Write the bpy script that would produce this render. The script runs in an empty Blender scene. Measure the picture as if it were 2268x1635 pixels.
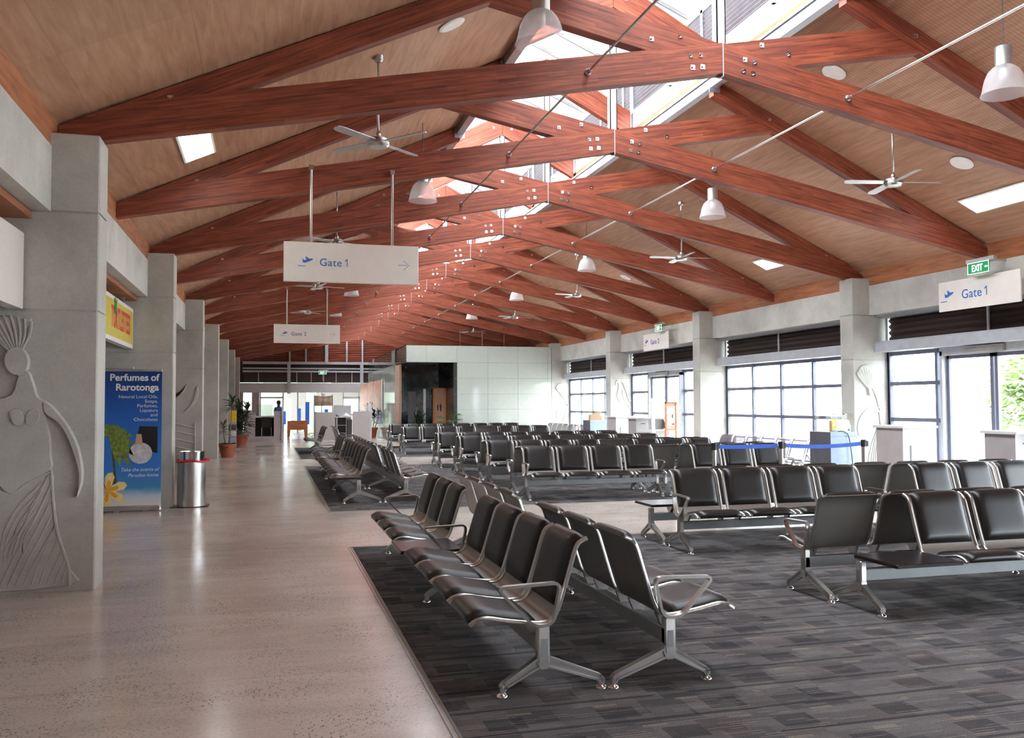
import bpy, bmesh, math, random
from mathutils import Vector, Matrix
random.seed(7)
scn = bpy.context.scene
C = scn.collection
PI = math.pi

# ------------------------------------------------------------------ camera
cam_d = bpy.data.cameras.new('camera')
cam_d.sensor_width = 36.0
cam_d.lens = 36.0 * 1965.0 / 2268.0
cam_d.clip_end = 400
cam = bpy.data.objects.new('camera', cam_d)
C.objects.link(cam)
yaw, pitch, roll = 0.2669, 0.0388, -0.0043
fw = Vector((math.sin(yaw) * math.cos(pitch), math.cos(yaw) * math.cos(pitch), math.sin(pitch)))
r0 = Vector((math.cos(yaw), -math.sin(yaw), 0))
u0 = r0.cross(fw)
rr = math.cos(roll) * r0 + math.sin(roll) * u0
uu = -math.sin(roll) * r0 + math.cos(roll) * u0
cam.matrix_world = Matrix(((rr.x, uu.x, -fw.x, 0), (rr.y, uu.y, -fw.y, 0), (rr.z, uu.z, -fw.z, 1.6), (0, 0, 0, 1)))
scn.camera = cam

# ------------------------------------------------------------------ world and exposure
scn.view_settings.view_transform = 'Standard'
scn.view_settings.look = 'None'
scn.view_settings.gamma = 1.0
scn.view_settings.use_curve_mapping = False
scn.view_settings.exposure = 1.82
scn.cycles.adaptive_threshold = 0.02
scn.cycles.max_bounces = 7
scn.cycles.diffuse_bounces = 4
scn.cycles.glossy_bounces = 3
scn.cycles.transmission_bounces = 3
scn.cycles.transparent_max_bounces = 12
world = bpy.data.worlds.new('overcast_sky')
scn.world = world
world.use_nodes = True
wn = world.node_tree.nodes
wn['Background'].inputs[0].default_value = (0.84, 0.92, 1.0, 1)
wn['Background'].inputs[1].default_value = 5.0


def area(name, loc, size, size_y, direction, power=1, portal=False, color=(1, 1, 1)):
    l = bpy.data.lights.new(name, 'AREA')
    l.shape = 'RECTANGLE'
    l.size = size
    l.size_y = size_y
    l.energy = power
    l.color = color
    l.cycles.is_portal = portal
    o = bpy.data.objects.new(name, l)
    C.objects.link(o)
    o.location = loc
    o.rotation_euler = Vector(direction).to_track_quat('-Z', 'Y').to_euler()
    return o


# ------------------------------------------------------------------ hall dimensions
XL, XR = -1.46, 10.95          # aisle faces of the concrete columns
BL, BR = -1.85, 11.34          # faces of the concrete beams
XC = 4.81                      # ridge line
Y0, SP = 8.47, 6.38            # first column near face, column spacing
TY0, TS = 8.70, 3.19           # first roof truss near face, truss spacing
CS = 0.465                     # roof slope


def ceil_z(x):
    return 4.15 + CS * ((x - BL) if x < (BL + BR) / 2 else (BR + 0.1 - x))


# ------------------------------------------------------------------ materials
def srgb(r, g, b):
    f = lambda v: (v / 255 / 12.92) if v / 255 <= 0.04045 else ((v / 255 + 0.055) / 1.055) ** 2.4
    return (f(r), f(g), f(b), 1)


class NT:
    def __init__(s, name):
        s.m = bpy.data.materials.new(name)
        s.m.use_nodes = True
        s.t = s.m.node_tree
        s.n = s.t.nodes
        s.b = s.n['Principled BSDF']
        s.out = s.n['Material Output']

    def N(s, typ, **kw):
        n = s.n.new(typ)
        for k, v in kw.items():
            setattr(n, k, v)
        return n

    def L(s, a, b):
        s.t.links.new(a, b)

    def coords(s, scale=(1, 1, 1), kind='Object', rot=(0, 0, 0)):
        tc = s.N('ShaderNodeTexCoord')
        mp = s.N('ShaderNodeMapping')
        mp.inputs['Scale'].default_value = scale
        mp.inputs['Rotation'].default_value = rot
        s.L(tc.outputs[kind], mp.inputs[0])
        return mp.outputs[0]

    def noise(s, co, scale=5, detail=4, rough=0.55, dist=0):
        n = s.N('ShaderNodeTexNoise')
        n.inputs['Scale'].default_value = scale
        n.inputs['Detail'].default_value = detail
        n.inputs['Roughness'].default_value = rough
        n.inputs['Distortion'].default_value = dist
        s.L(co, n.inputs['Vector'])
        return n.outputs['Fac']

    def ramp(s, fac, stops):
        r = s.N('ShaderNodeValToRGB')
        e = r.color_ramp.elements
        while len(e) < len(stops):
            e.new(0.5)
        for i, (p, c) in enumerate(stops):
            e[i].position = p
            e[i].color = c
        s.L(fac, r.inputs[0])
        return r.outputs[0]

    def mix(s, fac, a, b, mode='MIX'):
        m = s.N('ShaderNodeMix', data_type='RGBA', blend_type=mode)
        for sock, v in ((m.inputs[0], fac), (m.inputs[6], a), (m.inputs[7], b)):
            if hasattr(v, 'is_linked') or hasattr(v, 'links'):
                s.L(v, sock)
            else:
                sock.default_value = v
        return m.outputs[2]

    def math(s, op, a, b=0.0):
        m = s.N('ShaderNodeMath', operation=op)
        for sock, v in ((m.inputs[0], a), (m.inputs[1], b)):
            if hasattr(v, 'links'):
                s.L(v, sock)
            else:
                sock.default_value = v
        return m.outputs[0]

    def bump(s, h, strength=0.2, dist=0.01):
        b = s.N('ShaderNodeBump')
        b.inputs['Strength'].default_value = strength
        b.inputs['Distance'].default_value = dist
        s.L(h, b.inputs['Height'])
        s.L(b.outputs[0], s.b.inputs['Normal'])

    def color(s, c):
        if hasattr(c, 'links'):
            s.L(c, s.b.inputs['Base Color'])
        else:
            s.b.inputs['Base Color'].default_value = c

    def props(s, rough=0.5, metal=0.0, spec=0.5):
        s.b.inputs['Roughness'].default_value = rough
        s.b.inputs['Metallic'].default_value = metal
        s.b.inputs['Specular IOR Level'].default_value = spec
        return s


def plain(name, rgb, rough=0.5, metal=0.0, spec=0.5, var=0.06, scale=6, emit=0):
    t = NT(name)
    c = srgb(*rgb)
    d = tuple(v * (1 - var * 2) for v in c[:3]) + (1,)
    l = tuple(min(1, v * (1 + var)) for v in c[:3]) + (1,)
    f = t.noise(t.coords(), scale)
    t.color(t.ramp(f, [(0.3, d), (0.7, l)]))
    t.props(rough, metal, spec)
    if emit:
        t.b.inputs['Emission Color'].default_value = c
        t.b.inputs['Emission Strength'].default_value = emit
    return t.m


def wood(name, dark, mid, light, lam=True, grain=(0.8, 18, 18), rough=0.55):
    t = NT(name)
    co = t.coords(grain)
    f = t.noise(co, 2.2, 6, 0.6, 0.4)
    col = t.ramp(f, [(0.3, srgb(*dark)), (0.5, srgb(*mid)), (0.72, srgb(*light))])
    if lam:
        tc = t.N('ShaderNodeTexCoord')
        sp = t.N('ShaderNodeSeparateXYZ')
        cb = t.N('ShaderNodeCombineXYZ')
        t.L(tc.outputs['Object'], sp.inputs[0])
        t.L(sp.outputs[0], cb.inputs[0])
        t.L(sp.outputs[2], cb.inputs[1])
        br = t.N('ShaderNodeTexBrick')
        br.inputs['Scale'].default_value = 1.0
        br.inputs['Brick Width'].default_value = 0.55
        br.inputs['Row Height'].default_value = 0.042
        br.inputs['Mortar Size'].default_value = 0.0012
        br.inputs['Mortar Smooth'].default_value = 0.3
        br.inputs['Bias'].default_value = -0.15
        br.offset_frequency = 2
        br.offset = 0.37
        br.inputs['Color1'].default_value = (0.62, 0.52, 0.5, 1)
        br.inputs['Color2'].default_value = (1.12, 1.08, 1.05, 1)
        br.inputs['Mortar'].default_value = (0.6, 0.5, 0.45, 1)
        t.L(cb.outputs[0], br.inputs['Vector'])
        col = t.mix(0.75, col, br.outputs['Color'], 'MULTIPLY')
    t.color(col)
    t.props(rough)
    t.bump(f, 0.05, 0.003)
    return t.m


def ply(name, dots):
    t = NT(name)
    co = t.coords((9, 1.2, 9) if False else (1.0, 9.0, 1.0))
    f = t.noise(co, 1.6, 5, 0.6, 0.6)
    f2 = t.noise(t.coords((0.25, 0.4, 0.25)), 1.5, 2)
    col = t.ramp(f, [(0.25, srgb(152, 106, 80)), (0.5, srgb(186, 140, 112)), (0.75, srgb(210, 166, 138))])
    col = t.mix(0.35, col, t.ramp(f2, [(0.35, srgb(158, 114, 86)), (0.65, srgb(214, 170, 140))]), 'MIX')
    # sheets of plywood
    br = t.N('ShaderNodeTexBrick')
    br.offset = 0.0
    br.inputs['Scale'].default_value = 1.0
    br.inputs['Brick Width'].default_value = 2.35
    br.inputs['Row Height'].default_value = 1.06
    br.inputs['Mortar Size'].default_value = 0.003
    br.inputs['Color1'].default_value = (0.92, 0.92, 0.92, 1)
    br.inputs['Color2'].default_value = (1.04, 1.04, 1.04, 1)
    br.inputs['Mortar'].default_value = (0.7, 0.66, 0.62, 1)
    t.L(t.coords(), br.inputs['Vector'])
    col = t.mix(0.8, col, br.outputs['Color'], 'MULTIPLY')
    if dots:
        vo = t.N('ShaderNodeTexVoronoi')
        vo.inputs['Randomness'].default_value = 0.0
        vo.inputs['Scale'].default_value = 1.0
        t.L(t.coords((20, 46, 20)), vo.inputs['Vector'])
        d = t.ramp(vo.outputs['Distance'], [(0.14, (0.5, 0.42, 0.38, 1)), (0.3, (1, 1, 1, 1))])
        col = t.mix(0.75, col, d, 'MULTIPLY')
    t.color(col)
    t.props(0.5, 0, 0.3)
    return t.m


def concrete(name, base=(168, 167, 160)):
    t = NT(name)
    f = t.noise(t.coords((1, 1, 1.0)), 1.3, 6, 0.62, 0.4)
    g = t.noise(t.coords((3, 3, 3)), 14, 6, 0.7)
    b = srgb(*base)
    col = t.ramp(f, [(0.25, tuple(v * 0.72 for v in b[:3]) + (1,)), (0.55, b), (0.8, tuple(min(1, v * 1.13) for v in b[:3]) + (1,))])
    col = t.mix(0.25, col, t.ramp(g, [(0.35, (0.55, 0.55, 0.53, 1)), (0.6, (1, 1, 1, 1))]), 'MULTIPLY')
    t.color(col)
    t.props(0.62, 0, 0.3)
    t.bump(g, 0.15, 0.004)
    return t.m


def floor_mat():
    t = NT('polished_concrete_floor')
    big = t.noise(t.coords(), 0.55, 4, 0.6, 0.5)
    st = t.noise(t.coords((0.5, 3.5, 1)), 1.4, 4, 0.6)
    col = t.ramp(big, [(0.3, srgb(176, 164, 156)), (0.55, srgb(202, 190, 181)), (0.75, srgb(214, 197, 187))])
    col = t.mix(0.35, col, t.ramp(st, [(0.3, srgb(172, 160, 151)), (0.7, srgb(218, 205, 195))]))
    vo = t.N('ShaderNodeTexVoronoi')
    vo.inputs['Scale'].default_value = 70
    t.L(t.coords(), vo.inputs['Vector'])
    sp = t.N('ShaderNodeSeparateColor')
    t.L(vo.outputs['Color'], sp.inputs[0])
    pick = t.math('GREATER_THAN', sp.outputs[0], 0.72)
    near = t.math('LESS_THAN', vo.outputs['Distance'], 0.42)
    patch = t.ramp(t.noise(t.coords(), 1.8, 3), [(0.4, (0.15, 0.15, 0.15, 1)), (0.62, (0.85, 0.85, 0.85, 1))])
    fac = t.math('MULTIPLY', t.math('MULTIPLY', pick, near), patch)
    col = t.mix(fac, col, srgb(96, 86, 82))
    vo2 = t.N('ShaderNodeTexVoronoi')
    vo2.inputs['Scale'].default_value = 120
    t.L(t.coords(), vo2.inputs['Vector'])
    sp2 = t.N('ShaderNodeSeparateColor')
    t.L(vo2.outputs['Color'], sp2.inputs[0])
    col = t.mix(t.math('MULTIPLY', t.math('GREATER_THAN', sp2.outputs[1], 0.8), 0.35), col, srgb(214, 200, 188))
    fn = t.noise(t.coords(), 55, 3, 0.7)
    col = t.mix(0.5, col, t.ramp(fn, [(0.35, (0.78, 0.77, 0.76, 1)), (0.6, (1.05, 1.05, 1.05, 1))]), 'MULTIPLY')
    # saw-cut joints
    br = t.N('ShaderNodeTexBrick')
    br.offset = 0.0
    br.inputs['Scale'].default_value = 1.0
    br.inputs['Brick Width'].default_value = 400
    br.inputs['Row Height'].default_value = 3.19
    br.inputs['Mortar Size'].default_value = 0.004
    br.inputs['Color1'].default_value = (1, 1, 1, 1)
    br.inputs['Color2'].default_value = (1, 1, 1, 1)
    br.inputs['Mortar'].default_value = (0.8, 0.78, 0.76, 1)
    jc = t.coords()
    jc.node.inputs['Location'].default_value = (150, 0.9, 0)
    t.L(jc, br.inputs['Vector'])
    col = t.mix(1.0, col, br.outputs['Color'], 'MULTIPLY')
    t.color(col)
    t.props(0.16, 0, 0.5)
    rg = t.ramp(big, [(0.3, (0.12, 0.12, 0.12, 1)), (0.7, (0.24, 0.24, 0.24, 1))])
    t.L(rg, t.b.inputs['Roughness'])
    return t.m


def carpet_mat():
    t = NT('charcoal_patterned_carpet')
    co = t.coords()
    def brick(w, h, off, freq, c1, c2, shift, bias=0.0):
        mp = t.coords()
        mp.node.inputs['Location'].default_value = shift
        b = t.N('ShaderNodeTexBrick')
        b.offset = off
        b.offset_frequency = freq
        b.inputs['Scale'].default_value = 1
        b.inputs['Brick Width'].default_value = w
        b.inputs['Row Height'].default_value = h
        b.inputs['Mortar Size'].default_value = 0.0
        b.inputs['Bias'].default_value = bias
        b.inputs['Color1'].default_value = c1
        b.inputs['Color2'].default_value = c2
        t.L(mp, b.inputs['Vector'])
        return b.outputs['Color']
    w1, k = (1, 1, 1, 1), (0, 0, 0, 1)
    base = brick(0.36, 0.083, 0.43, 2, srgb(62, 61, 64), srgb(102, 99, 100), (0, 0, 0))
    base = t.mix(0.5, base, brick(0.24, 0.165, 0.31, 3, srgb(57, 56, 58), srgb(110, 106, 104), (0.13, 0.05, 0)))
    sb = t.N('ShaderNodeSeparateXYZ')
    wob = t.coords()
    t.L(wob, sb.inputs[0])
    def cells(w, h, shift, u1, v0, v1, keep):
        row = t.math('FLOOR', t.math('MULTIPLY', sb.outputs[1], 1 / h))
        u = t.math('FRACT', t.math('ADD', t.math('MULTIPLY', sb.outputs[0], 1 / w), t.math('MULTIPLY', row, shift)))
        v = t.math('FRACT', t.math('MULTIPLY', sb.outputs[1], 1 / h))
        m = t.math('MULTIPLY', t.math('LESS_THAN', u, u1), t.math('MULTIPLY', t.math('GREATER_THAN', v, v0), t.math('LESS_THAN', v, v1)))
        n = t.noise(t.coords((0.9, 1.3, 1)), 1.0, 0)
        return t.math('MULTIPLY', m, t.math('GREATER_THAN', n, keep))
    dark = cells(0.60, 0.33, 0.37, 0.34, 0.2, 0.66, 0.36)
    col = t.mix(t.math('MULTIPLY', dark, 0.55), base, srgb(34, 35, 40))
    pale = cells(0.47, 0.33, 0.29, 0.28, 0.74, 0.83, 0.42)
    col = t.mix(t.math('MULTIPLY', pale, 0.42), col, srgb(140, 130, 112))
    brown = cells(0.83, 0.33, 0.43, 0.3, 0.1, 0.9, 0.5)
    col = t.mix(t.math('MULTIPLY', brown, 0.16), col, srgb(96, 78, 72))
    # long dark lines and fine pale threads along x
    sx = t.N('ShaderNodeSeparateXYZ')
    t.L(co, sx.inputs[0])
    m1 = t.math('FRACT', t.math('MULTIPLY', sx.outputs[1], 1 / 0.33))
    line = t.math('MULTIPLY', t.math('LESS_THAN', m1, 0.09), 0.65)
    seg = t.noise(t.coords((1.2, 3.0, 1)), 1.0, 1)
    line = t.math('MULTIPLY', line, t.math('GREATER_THAN', seg, 0.42))
    col = t.mix(line, col, srgb(38, 37, 40))
    m2 = t.math('FRACT', t.math('MULTIPLY', sx.outputs[1], 1 / 0.0275))
    thr = t.math('LESS_THAN', m2, 0.18)
    seg2 = t.noise(t.coords((3.0, 14.0, 1)), 1.0, 1)
    thr = t.math('MULTIPLY', t.math('MULTIPLY', thr, t.math('GREATER_THAN', seg2, 0.56)), 0.45)
    col = t.mix(thr, col, srgb(158, 148, 136))
    fine = t.noise(co, 150, 2, 0.8)
    col = t.mix(0.55, col, t.ramp(fine, [(0.3, (0.25, 0.25, 0.25, 1)), (0.7, (1.75, 1.75, 1.75, 1))]), 'MULTIPLY')
    t.color(col)
    t.props(0.95, 0, 0.1)
    t.bump(fine, 0.4, 0.004)
    return t.m


def metal(name, rgb, rough=0.3, aniso=None):
    t = NT(name)
    f = t.noise(t.coords((4, 4, 60) if aniso else (5, 5, 5)), 6, 3)
    c = srgb(*rgb)
    t.color(t.ramp(f, [(0.3, tuple(v * 0.86 for v in c[:3]) + (1,)), (0.7, c)]))
    t.props(rough, 1.0)
    return t.m


def glass_mat(name, tint=(1, 1, 1), refl=0.08, rough=0.0):
    t = NT(name)
    tr = t.N('ShaderNodeBsdfTransparent')
    tr.inputs[0].default_value = tint + (1,)
    gl = t.N('ShaderNodeBsdfGlossy')
    gl.inputs['Roughness'].default_value = rough
    fr = t.N('ShaderNodeFresnel')
    fr.inputs[0].default_value = 1.45
    mx = t.N('ShaderNodeMixShader')
    ge = t.N('ShaderNodeNewGeometry')
    front = t.math('SUBTRACT', 1.0, ge.outputs['Backfacing'])
    t.L(t.math('MULTIPLY', t.math('MULTIPLY', fr.outputs[0], front), refl / 0.04 * 0.5), mx.inputs[0])
    t.L(tr.outputs[0], mx.inputs[1])
    t.L(gl.outputs[0], mx.inputs[2])
    t.L(mx.outputs[0], t.out.inputs[0])
    return t.m


def mesh_metal(name, rgb, period=0.007):
    # perforated sheet steel: round holes let the light through
    t = NT(name)
    t.color(srgb(*rgb))
    t.props(0.35, 0.85)
    vo = t.N('ShaderNodeTexVoronoi')
    vo.inputs['Randomness'].default_value = 0.0
    vo.inputs['Scale'].default_value = 1 / period
    t.L(t.coords(kind='UV'), vo.inputs['Vector'])
    hole = t.math('LESS_THAN', vo.outputs['Distance'], 0.3)
    tr = t.N('ShaderNodeBsdfTransparent')
    mx = t.N('ShaderNodeMixShader')
    t.L(hole, mx.inputs[0])
    t.L(t.b.outputs[0], mx.inputs[1])
    t.L(tr.outputs[0], mx.inputs[2])
    t.L(mx.outputs[0], t.out.inputs[0])
    return t.m


def leather():
    t = NT('black_vinyl')
    f = t.noise(t.coords(), 260, 2)
    g = t.noise(t.coords(), 5, 2)
    t.color(t.ramp(g, [(0.3, srgb(15, 14, 14)), (0.7, srgb(22, 20, 20))]))
    t.props(0.36, 0, 0.5)
    t.bump(f, 0.08, 0.001)
    return t.m


M = {}
M['beam'] = wood('red_glulam_timber', (96, 40, 24), (142, 70, 45), (172, 98, 68))
M['fascia'] = wood('brown_veneer_fascia', (140, 82, 52), (168, 106, 70), (186, 126, 88), False, (0.5, 0.9, 10), 0.55)
M['ply'] = ply('plywood_ceiling', False)
M['plydots'] = ply('perforated_plywood_ceiling', True)
M['conc'] = concrete('grey_concrete', (186, 184, 176))
M['relief'] = concrete('carved_concrete', (190, 188, 181))
M['beamconc'] = concrete('pale_concrete', (205, 203, 196))
M['floor'] = floor_mat()
M['carpet'] = carpet_mat()
M['steel'] = metal('brushed_steel', (205, 203, 198), 0.3)
M['galv'] = metal('galvanised_steel', (196, 200, 206), 0.42)
M['chrome'] = metal('chrome', (225, 225, 225), 0.08)
M['alu'] = plain('silver_painted_aluminium', (188, 187, 184), 0.32, 0.75)
M['beamalu'] = plain('grey_painted_beam', (150, 154, 156), 0.4, 0.35)
M['vinyl'] = leather()
M['shell'] = plain('silver_perforated_shell', (150, 146, 140), 0.4, 0.75, var=0.03)
M['shellmesh'] = mesh_metal('perforated_steel_sheet', (120, 114, 120))
M['blacktop'] = plain('black_laminate', (34, 30, 32), 0.25)
M['white'] = plain('white_paint', (232, 230, 226), 0.4, var=0.02)
M['warmwhite'] = plain('warm_white_panel', (236, 230, 222), 0.3, var=0.02)
M['blue'] = plain('sign_blue', (48, 112, 190), 0.5, var=0.02)
M['darkblue'] = plain('sign_dark_blue', (66, 92, 160), 0.5, var=0.02)
M['greyline'] = plain('sign_grey', (190, 188, 190), 0.5, var=0.02)
M['green'] = plain('exit_green', (14, 120, 70), 0.4, var=0.02, emit=0.25)
M['exitwhite'] = plain('exit_white', (240, 250, 240), 0.4, var=0.01, emit=0.5)
M['mullion'] = plain('slate_grey_frame', (104, 106, 122), 0.45, 0.1)
M['greyframe'] = plain('grey_powder_coat', (184, 187, 192), 0.4, 0.1)
M['louvre'] = plain('dark_brown_louvre', (62, 48, 45), 0.6)
M['greylouvre'] = plain('grey_louvre', (104, 98, 100), 0.6)
M['glass'] = glass_mat('clear_glass')
M['acrylic'] = glass_mat('clear_acrylic', (0.97, 0.97, 0.94), 0.08)
M['tint'] = glass_mat('tinted_partition_glass', (0.82, 0.87, 0.84), 0.12, 0.02)
M['sidepanel'] = plain('grey_green_glass_panel', (168, 174, 164), 0.08, var=0.04, scale=0.8)
M['gpanel'] = plain('white_back_painted_glass', (188, 194, 184), 0.06, var=0.02)
M['darkwall'] = plain('dark_wall', (52, 54, 50), 0.25)
M['darkglass'] = plain('dark_glass', (22, 34, 38), 0.05)
M['beige'] = plain('beige_timber', (200, 160, 130), 0.5)
M['counter'] = plain('pale_grey_laminate', (196, 196, 196), 0.4, var=0.03)
M['counterside'] = plain('shaded_side_and_wall_grey', (160, 152, 150), 0.45, var=0.03)  # darker tone paints the shade on counter sides; plain walls share it
M['textured'] = plain('speckled_panel', (196, 204, 210), 0.5, var=0.12, scale=120)
M['kioskdark'] = plain('dark_grey_board', (84, 82, 86), 0.5)
M['kioskblue'] = plain('pale_blue_board', (158, 178, 204), 0.5)
M['black'] = plain('black_plastic', (22, 22, 24), 0.4)
M['belt'] = plain('blue_webbing', (36, 88, 190), 0.6)
M['red'] = plain('red_plastic', (206, 30, 38), 0.35)
M['terracotta'] = plain('terracotta', (168, 92, 66), 0.7)
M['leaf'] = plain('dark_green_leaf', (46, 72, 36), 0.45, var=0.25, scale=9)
M['leafout'] = plain('overexposed_garden_leaf', (205, 224, 176), 0.6, var=0.2, scale=3)  # overexposed daylight is put into this pale leaf colour
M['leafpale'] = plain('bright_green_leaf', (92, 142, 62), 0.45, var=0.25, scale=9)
M['stem'] = plain('grey_brown_stem', (120, 104, 84), 0.7)
M['soil'] = plain('dark_soil', (58, 44, 34), 0.9)
M['yellow'] = plain('yellow_print', (226, 186, 40), 0.5, var=0.03)
M['mustard'] = plain('sign_yellow', (206, 186, 66), 0.5, var=0.04)
M['signred'] = plain('sign_red', (204, 44, 36), 0.5, var=0.03)
M['signgreen'] = plain('sign_green', (40, 130, 64), 0.5)
M['orangewood'] = wood('orange_timber', (168, 92, 52), (200, 122, 78), (214, 140, 96), False, (1.2, 12, 12))
M['cloth'] = plain('beige_cloth', (190, 168, 148), 0.85)
M['booth'] = plain('pale_booth_board', (206, 200, 198), 0.5, var=0.02)
M['skin'] = plain('brown_skin', (110, 72, 54), 0.6)
M['shirt'] = plain('blue_shirt', (58, 92, 150), 0.8)
M['trousers'] = plain('dark_trousers', (40, 42, 52), 0.8)
M['hair'] = plain('black_hair', (24, 20, 20), 0.7)
M['tarmac'] = plain('pale_apron_concrete', (190, 188, 182), 0.8)
M['palegreen'] = plain('pale_green_paint', (206, 228, 206), 0.5, var=0.02)
M['frost'] = plain('frosted_diffuser', (250, 250, 245), 0.4, var=0.01, emit=3.5)
t = NT('pendant_acrylic')
t.props(0.12, 0, 0.5)
t.color(srgb(236, 230, 230))
_tr = t.N('ShaderNodeBsdfTransparent')
_tl = t.N('ShaderNodeBsdfTranslucent')
_tl.inputs[0].default_value = (0.92, 0.9, 0.9, 1)
_mx = t.N('ShaderNodeMixShader')
_mx.inputs[0].default_value = 0.62
_m2 = t.N('ShaderNodeMixShader')
_m2.inputs[0].default_value = 0.5
t.L(_tl.outputs[0], _m2.inputs[1])
t.L(t.b.outputs[0], _m2.inputs[2])
t.L(_m2.outputs[0], _mx.inputs[1])
t.L(_tr.outputs[0], _mx.inputs[2])
t.L(_mx.outputs[0], t.out.inputs[0])
M['pendant'] = t.m


# ------------------------------------------------------------------ mesh helpers
class MB:
    def __init__(s):
        s.v = []
        s.f = []
        s.uv = None

    def add(s, vs, fs):
        o = len(s.v)
        s.v += [tuple(v) for v in vs]
        s.f += [tuple(i + o for i in f) for f in fs]
        return s

    def box(s, x0, x1, y0, y1, z0, z1):
        return s.add([(x, y, z) for z in (z0, z1) for y in (y0, y1) for x in (x0, x1)],
                     [(0, 2, 3, 1), (4, 5, 7, 6), (0, 1, 5, 4), (2, 6, 7, 3), (0, 4, 6, 2), (1, 3, 7, 5)])

    def cbox(s, c, sx, sy, sz):
        return s.box(c[0] - sx / 2, c[0] + sx / 2, c[1] - sy / 2, c[1] + sy / 2, c[2] - sz / 2, c[2] + sz / 2)

    def bbox(s, x0, x1, y0, y1, z0, z1, r=0.01):
        # box with chamfered vertical and top edges
        pts = [(x0 + r, y0), (x1 - r, y0), (x1, y0 + r), (x1, y1 - r), (x1 - r, y1), (x0 + r, y1), (x0, y1 - r), (x0, y0 + r)]
        cx, cy = (x0 + x1) / 2, (y0 + y1) / 2
        ins = [(p[0] + (r if p[0] < cx else -r) * 0.7, p[1] + (r if p[1] < cy else -r) * 0.7) for p in pts]
        vs = [(a, b, z0) for a, b in pts] + [(a, b, z1 - r) for a, b in pts] + [(a, b, z1) for a, b in ins]
        fs = [tuple(range(7, -1, -1)), tuple(range(16, 24))]
        for L in (0, 8):
            for i in range(8):
                j = (i + 1) % 8
                fs.append((L + i, L + j, L + 8 + j, L + 8 + i))
        return s.add(vs, fs)

    def prism(s, poly, axis, a, b):
        # poly in the plane normal to the axis: x->(y,z)  y->(x,z)  z->(x,y)
        mk = {'x': lambda p, t: (t, p[0], p[1]), 'y': lambda p, t: (p[0], t, p[1]), 'z': lambda p, t: (p[0], p[1], t)}[axis]
        n = len(poly)
        vs = [mk(p, a) for p in poly] + [mk(p, b) for p in poly]
        fs = [tuple(range(n - 1, -1, -1)), tuple(range(n, 2 * n))]
        for i in range(n):
            j = (i + 1) % n
            fs.append((i, j, n + j, n + i))
        return s.add(vs, fs)

    def tube(s, pts, r, seg=8, closed=False, flat=None):
        pts = [Vector(p) for p in pts]
        n = len(pts)
        rings = []
        up = None
        for i, p in enumerate(pts):
            if closed:
                d = pts[(i + 1) % n] - pts[i - 1]
            else:
                d = pts[min(i + 1, n - 1)] - pts[max(i - 1, 0)]
            d.normalize()
            if up is None:
                up = Vector((0, 0, 1)) if abs(d.z) < 0.9 else Vector((1, 0, 0))
            a = d.cross(up)
            if a.length < 1e-4:
                a = d.orthogonal()
            a.normalize()
            b = a.cross(d).normalized()
            up = b
            rad = r[i] if isinstance(r, (list, tuple)) else r
            ring = []
            for k in range(seg):
                t_ = 2 * PI * (k + 0.5) / seg
                ring.append(p + a * math.cos(t_) * rad + b * math.sin(t_) * rad)
            rings.append(ring)
        vs = [v for rg in rings for v in rg]
        fs = []
        m = n if closed else n - 1
        for i in range(m):
            i2 = (i + 1) % n
            for k in range(seg):
                k2 = (k + 1) % seg
                fs.append((i * seg + k, i * seg + k2, i2 * seg + k2, i2 * seg + k))
        if not closed:
            fs.append(tuple(range(seg - 1, -1, -1)))
            fs.append(tuple(range((n - 1) * seg, n * seg)))
        return s.add(vs, fs)

    def strap(s, pts, w, th, axis='x', closed=True):
        # flat bar following a closed path in the plane normal to axis x; w across the plane
        n = len(pts)
        vs = []
        for i in range(n):
            p, q, r_ = Vector(pts[i - 1]), Vector(pts[i]), Vector(pts[(i + 1) % n])
            d = (r_ - p).normalized()
            nn = Vector((-d.y, d.x))
            for sx in (-w / 2, w / 2):
                for sn in (-th / 2, th / 2):
                    c = q + nn * sn
                    vs.append((sx, c.x, c.y))
        fs = []
        for i in range(n):
            a, b = i * 4, ((i + 1) % n) * 4
            for k, l in ((0, 1), (1, 3), (3, 2), (2, 0)):
                fs.append((a + k, a + l, b + l, b + k))
        return s.add(vs, fs)

    def lathe(s, prof, c=(0, 0, 0), seg=20, caps=True):
        vs = []
        for (r_, z) in prof:
            for k in range(seg):
                t_ = 2 * PI * k / seg
                vs.append((c[0] + r_ * math.cos(t_), c[1] + r_ * math.sin(t_), c[2] + z))
        fs = []
        for i in range(len(prof) - 1):
            for k in range(seg):
                k2 = (k + 1) % seg
                fs.append((i * seg + k, i * seg + k2, (i + 1) * seg + k2, (i + 1) * seg + k))
        if caps:
            fs.append(tuple(range(seg - 1, -1, -1)))
            fs.append(tuple(range((len(prof) - 1) * seg, len(prof) * seg)))
        return s.add(vs, fs)

    def mesh(s, name, mat, smooth=False, angle=None):
        me = bpy.data.meshes.new(name)
        me.from_pydata(s.v, [], s.f)
        me.materials.append(M[mat] if isinstance(mat, str) else mat)
        bm = bmesh.new()
        bm.from_mesh(me)
        bmesh.ops.recalc_face_normals(bm, faces=bm.faces)
        bm.to_mesh(me)
        bm.free()
        if smooth:
            for p in me.polygons:
                p.use_smooth = True
            if angle:
                me.set_sharp_from_angle(angle=math.radians(angle))
        return me

    def obj(s, name, mat, parent=None, loc=(0, 0, 0), rot=(0, 0, 0), smooth=False, angle=35):
        return link(name, s.mesh(name, mat, smooth, angle), parent, loc, rot)


def link(name, me, parent=None, loc=(0, 0, 0), rot=(0, 0, 0)):
    o = bpy.data.objects.new(name, me)
    C.objects.link(o)
    if parent is not None:
        o.parent = parent
    o.location = loc
    o.rotation_euler = rot
    return o


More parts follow.
